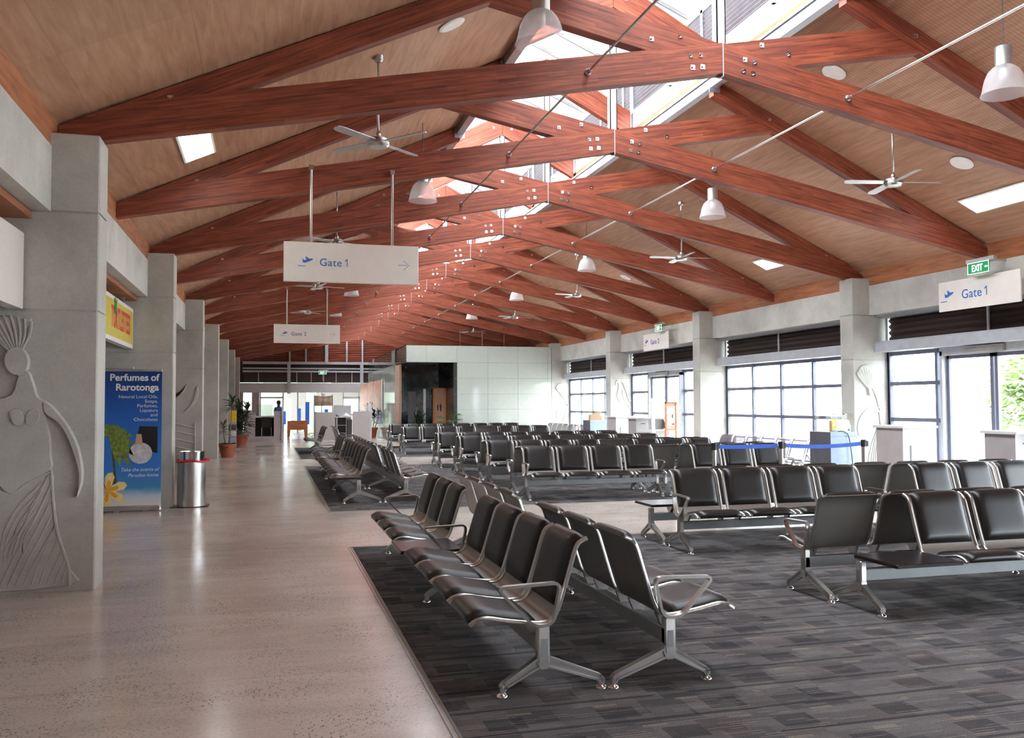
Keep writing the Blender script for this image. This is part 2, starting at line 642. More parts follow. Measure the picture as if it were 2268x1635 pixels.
def tag(o, label, cat, group=None, kind=None):
    o['label'] = label
    o['category'] = cat
    if group:
        o['group'] = group
    if kind:
        o['kind'] = kind
    return o


def thing(name, label, cat, loc=(0, 0, 0), rz=0.0, group=None):
    o = bpy.data.objects.new(name, None)
    o.empty_display_size = 0.1
    C.objects.link(o)
    o.location = loc
    o.rotation_euler = (0, 0, rz)
    return tag(o, label, cat, group)


def struct(o, label, cat):
    return tag(o, label, cat, None, 'structure')


def copy_tree(o, parent=None):
    c = o.copy()
    C.objects.link(c)
    if parent is not None:
        c.parent = parent
    for ch in list(o.children):
        copy_tree(ch, c)
    return c


def text_mesh(body, size, mat, name='lettering', align='LEFT', extrude=0.002, sx=1.0, bold=0.0, spacing=1.0, line=1.0, shear=0.0, word=1.0):
    cu = bpy.data.curves.new(name, 'FONT')
    cu.body = body
    cu.size = size
    cu.align_x = align
    cu.extrude = extrude
    cu.offset = bold
    cu.space_character = spacing
    cu.space_line = line
    cu.shear = shear
    cu.space_word = word
    cu.resolution_u = 4
    tmp = bpy.data.objects.new('tmp', cu)
    C.objects.link(tmp)
    dg = bpy.context.evaluated_depsgraph_get()
    me = bpy.data.meshes.new_from_object(tmp.evaluated_get(dg))
    bpy.data.objects.remove(tmp)
    me.materials.clear()
    me.materials.append(M[mat])
    if sx != 1.0:
        for v in me.vertices:
            v.co.x *= sx
    return me


RX90 = (PI / 2, 0, 0)          # text standing up, facing -y
ORD = ['first', 'second', 'third', 'fourth', 'fifth', 'sixth', 'seventh', 'eighth', 'ninth', 'tenth', 'eleventh', 'twelfth', 'thirteenth', 'fourteenth', 'fifteenth', 'sixteenth', 'seventeenth']

# ================================================================== THE SETTING
YB, YE = -9.0, 52.0
o = MB().box(-3.5, 12.0, YB, 70, -0.2, 0).obj('floor', 'floor')
struct(o, 'polished speckled concrete floor of the departure hall', 'floor')
o = MB().box(12.0, 120, YB - 40, 120, -0.3, -0.05).obj('ground_outside', 'tarmac')
struct(o, 'pale concrete apron outside the right-hand windows', 'ground')

# ceilings
for side in (0, 1):
    if side == 0:
        p0, p1 = (-3.5, ceil_z(BL) - CS * 1.65), (3.2, ceil_z(3.2))
    else:
        p0, p1 = (12.0, ceil_z(BR) - CS * 0.66), (6.42, ceil_z(6.42))
    L = math.hypot(p1[0] - p0[0], p1[1] - p0[1])
    ang = math.atan2(p1[1] - p0[1], abs(p1[0] - p0[0]))
    me = MB().box(0, YE - YB, 0, L, 0, 0.15)   # local x along hall, y up the slope
    if side == 0:
        mat = Matrix.Rotation(PI / 2, 4, 'Z')
        X_, Y_ = Vector((0, 1, 0)), Vector((math.cos(ang), 0, math.sin(ang)))
    else:
        X_, Y_ = Vector((0, -1, 0)), Vector((-math.cos(ang), 0, math.sin(ang)))
    Z_ = X_.cross(Y_)
    sgn = 1
    if Z_.z < 0:
        Z_ = -Z_
        X_ = -X_
    o = me.obj('ceiling', 'ply' if side == 0 else 'plydots')
    org = Vector((p0[0], YB if X_.y > 0 else YE, p0[1]))
    o.matrix_world = Matrix(((X_.x, Y_.x, Z_.x, org.x), (X_.y, Y_.y, Z_.y, org.y), (X_.z, Y_.z, Z_.z, org.z), (0, 0, 0, 1)))
    struct(o, ('left' if side == 0 else 'right') + ' slope of the plywood lined ceiling', 'ceiling')
o = MB().box(3.1, 6.52, YB, -0.1, 6.62, 6.8).obj('ceiling', 'ply')  # added out of view to keep skylight off the near faces
struct(o, 'flat ceiling strip added behind the camera to block skylight at the ridge', 'ceiling')

# concrete columns (fins)
COLT = 0.40
cols = {}
def column(side, k):
    y = Y0 + SP * k if side == 'left' else 8.50 + SP * k
    x0, x1, h = (-3.5, XL, 3.99) if side == 'left' else (XR, 12.0, 4.02)
    n = k + 1
    lab = ('big concrete column with a carved figure, nearest on the left' if (side == 'left' and k == 0) else
           'square grey concrete column behind the camera on the %s side' % side if k < 0 else
           '%s flat concrete column along the %s side, counting away from the camera' % (ORD[k], side))
    root = thing('concrete_column', lab, 'column', ((x0 + x1) / 2, y + COLT / 2, 0), 0, 'concrete columns along the %s wall' % side)
    hx = (x1 - x0) / 2
    mb = MB()
    for z0, z1 in ((0, 2.425), (2.435, 3.295), (3.305, h)):
        mb.bbox(-hx, hx, -COLT / 2, COLT / 2, z0, z1, 0.012)
    mb.box(-hx + 0.015, hx - 0.015, -COLT / 2 + 0.012, COLT / 2 - 0.012, 0.01, h - 0.02)
    mb.obj('shaft', 'conc', root)
    cols[(side, k)] = (root, y)
    return root
for k in range(-2, 7):
    column('left', k)
for k in range(-2, 5):
    column('right', k)

# walls
mb = MB().box(-3.7, -3.5, YB, YE, 0, 3.6)
o = mb.obj('wall_left', 'counterside')
struct(o, 'plain back wall of the recesses between left columns', 'wall')
mbb, mbf, mbs = MB(), MB(), MB()
for k in range(-2, 7):
    y0_ = Y0 + SP * k + COLT
    y1_ = Y0 + SP * (k + 1) if k < 6 else YE
    mbb.box(-2.15, BL, y0_, y1_, 3.29, 3.87)
    mbf.box(-2.0, BL - 0.01, y0_ - COLT, y1_, 3.875, 4.17)
    mbs.box(-3.5, -2.0, y0_, y1_, 3.22, 3.28)
o = mbb.obj('wall_left', 'beamconc')
struct(o, 'pale concrete beams spanning between the left columns', 'wall')
o = mbf.obj('trim_1', 'fascia')
struct(o, 'brown timber fascia above the left concrete beams', 'trim')
o = mbs.obj('trim_2', 'fascia')
struct(o, 'timber soffit behind the left concrete beams', 'trim')
mbb, mbf = MB(), MB()
for k in range(-2, 6):
    y0_ = 8.50 + SP * k + COLT
    y1_ = 8.50 + SP * (k + 1) if k < 4 else YE
    if k == 5:
        break
    mbb.box(BR, 12.0, y0_, y1_, 3.30, 3.88)
    mbf.box(BR + 0.01, 11.6, y0_ - COLT, y1_, 3.885, 4.2)
o = mbb.obj('wall_right', 'beamconc')
struct(o, 'pale concrete beams above the right-hand windows', 'wall')
o = mbf.obj('trim_3', 'fascia')
struct(o, 'brown timber fascia above the right concrete beams', 'trim')
o = MB().box(11.75, 12.0, 8.5 + SP * 4 + COLT, YE, 0, 3.3).obj('wall_right', 'white')
struct(o, 'white right wall beyond the glazed office', 'wall')
o = MB().box(-3.7, 12.0, YB - 0.2, YB, 0, 9).obj('wall_back', 'counterside')
struct(o, 'plain wall behind the camera', 'wall')

# right-hand windows, one per bay; bays 0 and 2 carry a gate door
def window(idx, k, door):
    y0_ = 8.50 + SP * k + COLT
    y1_ = 8.50 + SP * (k + 1)
    nm = ('window' if k >= 0 else 'window')
    root = thing('%s_%d' % (nm, idx), 'glazed wall bay number %d from the left end, grey framed with louvres above' % (5 - k), 'window', (11.75, (y0_ + y1_) / 2, 0))
    root['kind'] = 'structure'
    root['label'] = ('grey framed window wall of the bay behind the camera' if k < 0 else
                     'grey framed window wall in the %s bay along the right side' % ORD[k])
    h = (y1_ - y0_) / 2
    # header channel and flashing
    MB().bbox(-0.32, 0.05, -h, h + 0.0, 2.57, 2.76, 0.015).box(-0.30, -0.05, -h, h, 2.74, 2.78).obj('header', 'greyframe', root)
    MB().box(-0.2, 0.1, -h, h, 3.235, 3.3).box(-0.26, -0.2, -h, h, 3.27, 3.3).obj('flashing', 'greyframe', root)
    # louvre panels
    edges = [h - 0.06 - 1.28 * i for i in range(0, 6) if h - 0.06 - 1.28 * i > -h + 0.2] + [-h]
    mb = MB()
    zz = [2.77 + 0.0587 * i for i in range(9)]
    prof = [(-0.06 if i % 2 else 0.0, z) for i, z in enumerate(zz)]
    mb.prism(prof + [(0.04, zz[-1]), (0.04, zz[0])], 'y', -h + 0.02, h - 0.1)
    mb.v = [(v[0], v[1], v[2]) for v in mb.v]
    mb.obj('louvre_panel', 'louvre', root)
    mb = MB()
    for e in edges[0::2]:
        mb.box(-0.09, -0.06, e - 0.02, e + 0.02, 2.78, 3.24)
    mb.obj('louvre_mullion', 'greyframe', root)
    # frame
    mb = MB()
    dy0, dy1 = (h - 3.75, h - 1.58) if door else (9, 9)
    for e in edges + [h - 0.03]:
        if door and dy0 < e < dy1:
            continue
        mb.box(-0.04, 0.04, e - 0.032, e + 0.032, 0, 2.57)
    segs = [(-h, h)] if not door else [(-h, dy0), (dy1, h)]
    for a, b in segs:
        for z in (0.04, 1.26, 1.95, 2.53):
            mb.box(-0.03, 0.03, a, b, z - 0.036, z + 0.036)
    mb.obj('window_frame', 'mullion', root)
    mb = MB()
    for a, b in segs:
        mb.box(-0.004, 0.004, a, b, 0.05, 2.55)
    mb.obj('pane', 'glass', root)
    if door:
        yc = (y0_ + y1_) / 2
        d = thing('door_%d' % door, 'sliding glass door of gate %d with grey frame' % door, 'door', (11.75, yc + (dy0 + dy1) / 2, 0))
        d['kind'] = 'structure'
        w = (dy1 - dy0) / 2
        MB().box(-0.12, 0.08, -w - 0.06, -w, 0, 2.5).box(-0.12, 0.08, w, w + 0.06, 0, 2.5).box(-0.12, 0.08, -w - .06, w + .06, 2.42, 2.57).obj('door_frame', 'greyframe', d)
        for s in (-1, 1):
            a, b = sorted((s * 0.02, s * (w - 0.01)))
            lf = MB().box(-0.03, 0.03, a, a + 0.06, 0.02, 2.42).box(-0.03, 0.03, b - 0.06, b, 0.02, 2.42).box(-0.03, 0.03, a, b, 2.36, 2.42).box(-0.03, 0.03, a, b, 0.02, 0.1).obj('door_leaf', 'mullion', d)
            MB().box(-0.005, 0.005, a + 0.05, b - 0.05, 0.09, 2.37).obj('pane', 'glass', lf)
        MB().bbox(-0.2, -0.12, -0.35, 0.5, 2.44, 2.55, 0.015).obj('door_operator', 'alu', d)
for i, k in enumerate(range(-2, 4)):
    window(i + 1, k, {0: 1, 2: 2}.get(k))

# roof lantern along the ridge
LX0, LX1 = 3.12, 6.50
LY0, LYE = 0.0, 51.9  # lantern cut short at the camera so less light comes from behind
LYS = [TY0 + 0.07 + TS * n for n in range(-2, 14)]
lz0, lz1 = 6.5, 7.72
root = thing('window_9', 'glazed left side of the roof lantern', 'window', (LX0, 0, 0))
root['kind'] = 'structure'
mb = MB()
for y in LYS:
    mb.box(-0.04, 0.04, y - 0.05, y + 0.05, lz0, lz1)
    mb.box(-0.02, 0.02, y + TS / 2 - 0.02, y + TS / 2 + 0.02, lz0, lz1)
for z in (6.56, 7.1, 7.7):
    mb.box(-0.03, 0.03, LY0, LYE, z - 0.025, z + 0.025)
mb.obj('window_frame', 'galv', root)
MB().box(-0.006, 0.006, LY0, LYE, lz0, lz1).obj('pane', 'glass', root)
root = thing('window_7', 'right side of the roof lantern, glass strip under grey louvres', 'window', (LX1, 0, 0))
root['kind'] = 'structure'
mb = MB()
for y in LYS:
    mb.box(-0.05, 0.05, y - 0.12, y + 0.02, lz0, lz1)
    mb.box(-0.04, 0.04, y + 0.35, y + 0.42, 6.95, lz1)
    mb.box(-0.03, 0.03, y + TS / 2 - 0.03, y + TS / 2 + 0.03, 6.95, lz1)
for z in (6.98, 7.7):
    mb.box(-0.04, 0.04, LY0, LYE, z - 0.03, z + 0.03)
mb.obj('window_frame', 'galv', root)
MB().box(-0.006, 0.006, LY0, LYE, 6.66, 6.96).obj('pane', 'glass', root)
MB().box(-0.05, 0.05, LY0, LYE, 6.46, 6.66).obj('sill_board', 'fascia', root)
mb = MB()
zz = [7.01 + 0.0345 * i for i in range(21)]
mb.prism([(-0.025 if i % 2 else 0.0, z) for i, z in enumerate(zz)] + [(0.04, zz[-1]), (0.04, zz[0])], 'y', LY0, LYE)
mb.obj('louvre_panel', 'greylouvre', root)
root = thing('window_8', 'lantern roof with a glass left slope and thin purlins', 'window', (XC, 0, 0))
root['kind'] = 'structure'
mb, mg = MB(), MB()
for s in (-1, 1):
    x1_ = (LX0 if s < 0 else LX1) - XC
    z1_ = 7.74
    for y in [LY0 + 0.8 * i for i in range(int((LYE - LY0) / 0.8) + 1)]:
        mb.add([(0, y - .015, 8.44), (0, y + .015, 8.44), (x1_, y + .015, z1_), (x1_, y - .015, z1_),
                (0, y - .015, 8.49), (0, y + .015, 8.49), (x1_, y + .015, z1_ + .05), (x1_, y - .015, z1_ + .05)],
               [(0, 1, 2, 3), (7, 6, 5, 4), (0, 4, 5, 1), (1, 5, 6, 2), (2, 6, 7, 3), (3, 7, 4, 0)])
    if s < 0:
        mg.add([(0, LY0, 8.50), (0, LYE, 8.50), (x1_, LYE, z1_ + .06), (x1_, LY0, z1_ + .06)], [(0, 1, 2, 3)])
    else:
        MB().add([(0, LY0, 8.50), (0, LYE, 8.50), (x1_, LYE, z1_ + .06), (x1_, LY0, z1_ + .06),
                  (0, LY0, 8.56), (0, LYE, 8.56), (x1_, LYE, z1_ + .12), (x1_, LY0, z1_ + .12)],
                 [(0, 1, 2, 3), (7, 6, 5, 4), (0, 4, 5, 1), (1, 5, 6, 2), (2, 6, 7, 3), (3, 7, 4, 0)]).obj('skylight_blocking_sheet', 'white', root)  # opaque right slope added to cut skylight on the louvres
mb.obj('glazing_bar', 'galv', root)
mg.obj('pane', 'glass', root)
for ya in (LY0, LYE + 0.1):
    o = MB().prism([(LX0, 6.4), (LX1, 6.4), (LX1, 7.74), (XC, 8.5), (LX0, 7.74)], 'y', ya - 0.1, ya).obj('wall_lantern_end', 'fascia')
    struct(o, 'timber gable closing the %s end of the roof lantern' % ('near' if ya < 5 else 'far'), 'wall')
for s, x in ((-1, 3.2), (1, 6.42)):
    o = MB().box(x - 0.06, x + 0.06, YB, YE, 6.33, 6.50).box(x - 0.09, x + 0.09, YB, YE, 6.47, 6.50).obj('trim_%d' % (5 if s < 0 else 6), 'galv')
    struct(o, 'galvanised steel kerb beam along the %s edge of the roof lantern' % ('left' if s < 0 else 'right'), 'beam')

# ================================================================== ROOF TRUSSES
def timber(name, parent, poly, y0_, y1_, a, b, mat='beam'):
    # poly in (x,z); local x axis runs from a to b so that the grain follows the member
    ang = math.atan2(b[1] - a[1], b[0] - a[0])
    ca, sa = math.cos(ang), math.sin(ang)
    loc = [((p[0] - a[0]) * ca + (p[1] - a[1]) * sa, -(p[0] - a[0]) * sa + (p[1] - a[1]) * ca) for p in poly]
    return MB().prism(loc, 'y', y0_, y1_).obj(name, mat, parent, (a[0], 0, a[1]), (0, -ang, 0))


LOWL = [(BL, 3.94), (XC - .004, 5.235), (XC - .004, 5.575), (-1.26, 4.394), (BL, 4.12)]
UPR = [(XC + .02, 5.24), (7.79, 5.815), (7.28, 6.055), (XC + .02, 5.579)]
RAFL = [(-1.45, 4.315), (3.2, 6.478), (3.2, 6.22), (-0.9, 4.31)]
GABL = [(XC - .004, 7.83), (XC - .004, 7.38), (3.2, 6.54), (3.2, 6.99)]
def mir(poly, clip=None):
    return [((2 * XC - x) if clip is None else min(2 * XC - x, clip), z) for x, z in poly]
bolt_me = MB().box(-0.024, 0.024, -0.008, 0, -0.024, 0.024).lathe([(0.013, 0), (0.013, 0.02)], (0, 0, 0), 6).mesh('bolt', 'chrome')
# turn the nut to face the hall
bolt_mb = MB().box(-0.026, 0.026, -0.008, 0, -0.026, 0.026)
bolt_mb.add([(0.014 * math.cos(a * PI / 3), y, 0.014 * math.sin(a * PI / 3)) for y in (-0.008, -0.028) for a in range(6)],
            [tuple(range(5, -1, -1)), tuple(range(6, 12))] + [(i, (i + 1) % 6, 6 + (i + 1) % 6, 6 + i) for i in range(6)])
bolt_me = bolt_mb.mesh('bolt', 'chrome')
def truss(n):
    y = TY0 + TS * n
    lab = ('red timber roof truss behind the camera' if n < 0 else
           '%s red-brown timber roof truss, counting away from the camera' % ORD[n])
    if n == 0:
        lab = 'nearest red-brown timber roof truss, its bolted peak at top right of centre'
    root = thing('roof_truss', lab, 'roof truss', (0, y, 0), 0, 'scissor trusses along the hall')
    ch = [timber('lower_chord', root, LOWL, 0, 0.14, (BL, 4.0), (XC, 5.295)),
          timber('lower_chord', root, mir(LOWL, BR), 0, 0.14, (XC, 5.295), (2 * XC - BL, 4.0)),
          timber('upper_chord', root, UPR, 0.03, 0.17, (XC, 5.4), (7.7, 5.96)),
          timber('upper_chord', root, mir(UPR), 0.03, 0.17, (2 * XC - 7.7, 5.96), (XC, 5.4))]
    timber('rafter', root, RAFL, 0.02, 0.16, (-1.4, 4.2), (3.2, 6.35))
    timber('rafter', root, mir(RAFL), 0.02, 0.16, (6.42, 6.35), (2 * XC + 1.4, 4.2))
    if n >= -2:
        timber('lantern_rafter', root, GABL, 0.0, 0.12, (3.2, 6.8), (XC, 7.6))
        timber('lantern_rafter', root, mir(GABL), 0.0, 0.12, (XC, 7.6), (6.42, 6.8))
        MB().box(-0.055, 0.055, 0.0, 0.012, 0, 1.82).box(-0.055, -0.043, 0, 0.1, 0, 1.82).box(0.043, 0.055, 0, 0.1, 0, 1.82).box(-.045, .045, 0.04, 0.06, 0, 1.82).obj('ridge_post', 'galv', root, (XC, 0.03, 5.57))
        for s in (-1, 1):
            MB().box(-0.09, 0.09, -0.01, 0.0, -0.1, 0.08).obj('rafter_bracket', 'galv', root, (XC + s * 1.62, 0.01, 6.36))
    MB().box(-0.006, 0.006, -0.006, 0.15, 5.2, 5.58).obj('joint_plate', 'galv', root, (XC, 0, 0))
    if 0 <= n <= 9:
        for s in (-1, 1):
            for dx, dz in ((0.27, 5.41), (0.39, 5.392), (0.25, 5.28), (0.37, 5.262)):
                link('bolt', bolt_me, root, (XC + s * dx, 0, dz))
            for dx, dz in ((0.5, 5.61), (0.84, 5.54)):
                link('bolt', bolt_me, root, (XC + s * dx, 0.03, dz))
            link('bolt', bolt_me, root, (XC + s * 5.72, 0.02, 4.46))
            link('bolt', bolt_me, root, (XC + s * 2.55, 0.02, 5.93))
            if n <= 9:
                link('bolt', bolt_me, root, (XC + s * 0.2, 0, 7.52))
    return root
NT_ = 14
for n in range(-3, NT_):
    truss(n)
# tie rods between trusses
for n in range(-1, 11):
    for s, x in ((-1, 3.22), (1, 6.39)):
        y = TY0 + TS * n + 0.14
        lab = '%s steel tie rod %s of the ridge, counting away from the camera' % (ORD[n + 1], 'left' if s < 0 else 'right')
        root = thing('tie_rod', lab, 'tie rod', (x, y, 5.09), 0, 'steel tie rods between trusses')
        MB().tube([(0, 0.03, 0), (0, TS - 0.17, 0)], 0.013, 8).obj('rod', 'steel', root, smooth=True)
        for yy, sg in ((0, 1), (TS - 0.14, -1)):
            MB().tube([(0, yy, 0), (0, yy + sg * 0.02, 0), (0, yy + sg * 0.03, 0), (0, yy + sg * .09, 0)], [0.03, 0.036, 0.026, 0.017], 10).obj('rod_end', 'galv', root, smooth=True)

# ================================================================== END WALL AND NEXT HALL
def strip(mb, x0, x1, z0, z1, y0_=-0.06, y1_=0.06):
    mb.box(x0, x1, y0_, y1_, z0, z1)
ew = thing('wall_end', 'grey framed end wall with dark louvres above the opening', 'wall', (0, YE, 0))
ew['kind'] = 'structure'
mb = MB()
strip(mb, -3.5, 6.0, 2.27, 2.82)
mb.obj('header', 'counter', ew)
mb = MB()
for i in range(8):
    strip(mb, -1.4, 6.0, 2.86 + i * 0.08, 2.92 + i * 0.08, -0.02, 0.05)
mb.obj('louvre_panel', 'louvre', ew)
mb = MB()
for i in range(26):
    z = 4.02 + i * 0.105
    xa = max(BL, BL + (z - 4.1) / CS) if z > 4.1 else BL
    xb = min(BR, BR - (z - 4.1) / CS) if z > 4.1 else BR
    mb.box(xa, xb, -0.02, 0.06, z, z + 0.07)
mb.obj('gable_louvre', 'beam', ew)
MB().box(BL - 1.6, BR + .6, 0.09, 0.14, 2.84, 6.9).obj('backing_board', 'darkwall', ew)
mb = MB()
for z0_, z1_ in ((3.42, 3.52), (3.6, 3.68), (3.88, 4.02)):
    strip(mb, -1.46, 6.0, z0_, z1_, -0.12, -0.02)
for x in (1.06, 5.15, 3.15):
    strip(mb, x - 0.09, x + 0.09, 2.2 if x != 3.15 else 4.0, 4.0 if x != 3.15 else 6.4, -0.22, -0.1)
for x in (-0.6, 1.5, 2.3, 3.0, 3.7, 4.6):
    strip(mb, x - 0.02, x + 0.02, 2.8, 3.45, -0.05, -0.02)
for x in (1.1, 2.0, 4.3, 5.2):
    strip(mb, x - 0.04, x + 0.04, 4.0, 5.5, -0.1, -0.02)
mb.obj('steel_frame', 'greyframe', ew)
mb = MB()
for x0_, x1_ in ((-3.5, -1.42), (-0.95, -0.55)):
    strip(mb, x0_, x1_, 0, 2.27)
mb.obj('pier', 'counterside', ew)
mb = MB()
for x in (-0.5, 0.75, 1.55, 2.9, 4.1, 5.0):
    strip(mb, x - 0.035, x + 0.035, 0, 2.27)
for x0_, x1_ in ((-0.5, 0.75), (4.1, 5.6)):
    strip(mb, x0_, x1_, 1.95, 2.02)
mb.obj('shopfront_frame', 'greyframe', ew)
MB().box(-0.5, 0.75, -0.005, 0.005, 0.05, 2.25).box(4.1, 5.6, -0.005, 0.005, 0.05, 2.25).obj('pane', 'glass', ew)
o = MB().box(-8, 14, YE + 0.2, 66, 2.95, 3.1).obj('ceiling_next_hall', 'palegreen')
struct(o, 'pale green ceiling of the hall beyond', 'ceiling')
for i in range(6):  # no lamps known here; added to brighten the far hall
    o = thing('strip_light', '%s strip light added to brighten the hall beyond' % ORD[i], 'ceiling light', (-0.5 + 2.0 * (i % 3), 56 + 5 * (i // 3), 2.925), 0, 'strip lights added in the hall beyond')
    MB().box(-0.15, 0.15, -1.2, 1.2, -0.03, 0.024).obj('housing', 'white', o)
    MB().box(-0.12, 0.12, -1.15, 1.15, -0.04, -0.03).obj('diffuser', 'frost', o)
o = MB().box(-8, 14, YE + 0.5, YE + 0.7, 2.5, 2.7).obj('trim_7', 'orangewood')
struct(o, 'orange timber rail above the far opening', 'trim')
o = MB().box(-8, 1.0, 66, 66.2, 0, 1.95).box(1.5, 3.3, 66, 66.2, 0, 1.95).box(4.4, 5.2, 66, 66.2, 0, 1.95).box(6.4, 14, 66, 66.2, 0, 1.95).box(-8, 14, 66, 66.2, 1.95, 3).obj('wall_next_hall', 'counterside')
struct(o, 'far wall of the hall beyond with bright openings', 'wall')
o = MB().lathe([(0.3, 0), (0.3, 2.95)], seg=24).obj('round_column', 'palegreen', None, (2.55, 57.5, 0), smooth=True)
tag(o, 'round pale green column in the bright hall beyond', 'column')

# ================================================================== CARPETS
def carpet(x0, x1, y0_, y1_, lab):
    root = thing('carpet', lab, 'carpet', ((x0 + x1) / 2, (y0_ + y1_) / 2, 0), 0, 'charcoal carpet areas')
    w, d = (x1 - x0) / 2, (y1_ - y0_) / 2
    MB().box(-w, w, -d, d, 0, 0.006).obj('pile', 'carpet', root)
    mb = MB()
    for a, b in ((0, 0.012), (0.03, 0.042)):
        mb.box(-w - b, -w - a, -d - b, d + b, 0, 0.006).box(w + a, w + b, -d - b, d + b, 0, 0.006)
        mb.box(-w - b, w + b, -d - b, -d - a, 0, 0.006).box(-w - b, w + b, d + a, d + b, 0, 0.006)
    mb.obj('edge_trim', 'alu', root)
carpet(0.90, 9.4, -5, 10.07, 'nearest charcoal patterned carpet under the front benches')
carpet(0.90, 9.4, 13.53, 23.4, 'middle charcoal carpet under four rows of benches')
carpet(0.90, 9.4, 26.65, 33.6, 'farthest charcoal carpet in front of the white glass office')

# ================================================================== BEAM SEATING
U = 0.61
# side profile of the shell: (y, z), front of the seat at -y
def spline(pts, n):
    out = []
    P = [pts[0]] + list(pts) + [pts[-1]]
    for i in range(1, len(P) - 2):
        p0, p1, p2, p3 = P[i - 1], P[i], P[i + 1], P[i + 2]
        for j in range(n):
            t_ = j / n
            out.append(tuple(0.5 * ((2 * p1[k]) + (-p0[k] + p2[k]) * t_ + (2 * p0[k] - 5 * p1[k] + 4 * p2[k] - p3[k]) * t_ ** 2 + (-p0[k] + 3 * p1[k] - 3 * p2[k] + p3[k]) * t_ ** 3) for k in (0, 1)))
    out.append(tuple(pts[-1]))
    return out
PROF = spline([(-0.415, 0.392), (-0.375, 0.418), (-0.315, 0.426), (-0.21, 0.406), (-0.09, 0.388), (0.00, 0.382), (0.055, 0.40), (0.09, 0.455),
               (0.125, 0.56), (0.165, 0.69), (0.19, 0.77), (0.215, 0.812), (0.262, 0.836)], 3)
def normals(pr):
    out = []
    for i in range(len(pr)):
        a, b = pr[max(i - 1, 0)], pr[min(i + 1, len(pr) - 1)]
        d = Vector((b[0] - a[0], b[1] - a[1])).normalized()
        out.append(Vector((-d.y, d.x)))       # towards the sitter
    return out
NRM = normals(PROF)
HW = 0.268
def shell_mesh(mat):
    mb = MB()
    vs, fs = [], []
    for (p, nn) in zip(PROF, NRM):
        for off in (0.0, -0.005):
            q = Vector(p) + nn * off
            for x in (-HW, HW):
                vs.append((x, q.x, q.y))
    for i in range(len(PROF) - 1):
        a, b = i * 4, (i + 1) * 4
        fs += [(a, a + 1, b + 1, b), (a + 2, b + 2, b + 3, a + 3), (a, b, b + 2, a + 2), (a + 1, a + 3, b + 3, b + 1)]
    fs += [(0, 2, 3, 1)]
    e = (len(PROF) - 1) * 4
    fs += [(e, e + 1, e + 3, e + 2)]
    mb.add(vs, fs)
    me = mb.mesh('seat', mat, True, 40)
    uv = me.uv_layers.new(name='UVMap')
    arc = [0]
    for i in range(1, len(PROF)):
        arc.append(arc[-1] + (Vector(PROF[i]) - Vector(PROF[i - 1])).length)
    for lp in me.loops:
        v = lp.vertex_index
        uv.data[lp.index].uv = (me.vertices[v].co.x, arc[v // 4])
    return me
def pad_mesh(i0, i1, name, hw=0.243, T=0.036):
    pr, nr = PROF[i0:i1], NRM[i0:i1]
    NX = 10
    vs, fs = [], []
    L = len(pr) - 1
    for layer in (0, 1):
        for i, (p, nn) in enumerate(zip(pr, nr)):
            v_ = 2 * i / L - 1
            for j in range(NX + 1):
                u_ = 2 * j / NX - 1
                u_ = math.copysign(abs(u_) ** 0.7, u_)
                th = T * (max(0, 1 - abs(u_) ** 7) ** 0.5) * (max(0, 1 - abs(v_) ** 9) ** 0.5) + 0.003
                q = Vector(p) + nn * (th if layer else 0.001)
                vs.append((u_ * hw, q.x, q.y))
    n1 = (L + 1) * (NX + 1)
    for i in range(L):
        for j in range(NX):
            a = i * (NX + 1) + j
            q = (a, a + 1, a + NX + 2, a + NX + 1)
            fs.append(tuple(n1 + k for k in q))
            fs.append(q[::-1])
    rim = [j for j in range(NX + 1)] + [i * (NX + 1) + NX for i in range(1, L + 1)] + [L * (NX + 1) + j for j in range(NX - 1, -1, -1)] + [i * (NX + 1) for i in range(L - 1, 0, -1)]
    for k in range(len(rim)):
        a, b = rim[k], rim[(k + 1) % len(rim)]
        fs.append((a, b, n1 + b, n1 + a))
    return MB().add(vs, fs).mesh(name, 'vinyl', True, 60)
def frame_mesh(s):
    mb = MB()
    n = len(PROF)
    vs, fs = [], []
    for (p, nn) in zip(PROF, NRM):
        for dx, off in ((-0.011, -0.009), (0.011, -0.009), (0.013, 0.004), (0.006, 0.012), (-0.006, 0.012), (-0.013, 0.004)):
            q = Vector(p) + nn * off
            vs.append((s * (HW + 0.002) + dx, q.x, q.y))
    for i in range(n - 1):
        for k in range(6):
            a, b = i * 6 + k, i * 6 + (k + 1) % 6
            fs.append((a, b, b + 6, a + 6))
    fs += [tuple(range(5, -1, -1)), tuple(range((n - 1) * 6, n * 6))]
    mb.add(vs, fs)
    # bracket down to the beam
    mb.prism([(-0.10, 0.382), (0.05, 0.385), (0.02, 0.312), (-0.05, 0.312)], 'x', s * 0.2 - 0.012, s * 0.2 + 0.012)
    return mb.mesh('side_frame', 'steel', True, 50)
iS = 18
SHELL, SHELLP, FRAME = shell_mesh('shell'), shell_mesh('shellmesh'), [frame_mesh(-1), frame_mesh(1)]
PADS, PADB = pad_mesh(0, 15, 'seat_cushion'), pad_mesh(21, len(PROF), 'back_cushion')
def rounded(pts, r, n=5):
    out = []
    m = len(pts)
    for i in range(m):
        p, a, b = Vector(pts[i]), Vector(pts[i - 1]), Vector(pts[(i + 1) % m])
        da, db = (a - p), (b - p)
        ra = min(r, da.length * 0.45, db.length * 0.45)
        s_, e_ = p + da.normalized() * ra, p + db.normalized() * ra
        for k in range(n + 1):
            t_ = k / n
            out.append(((1 - t_) ** 2 * s_ + 2 * t_ * (1 - t_) * p + t_ ** 2 * e_))
    return out
ARM = MB().strap(rounded([(-0.272, 0.592), (0.098, 0.604), (0.05, 0.380), (-0.06, 0.372)], 0.055), 0.036, 0.016).mesh('armrest', 'steel', True, 50)
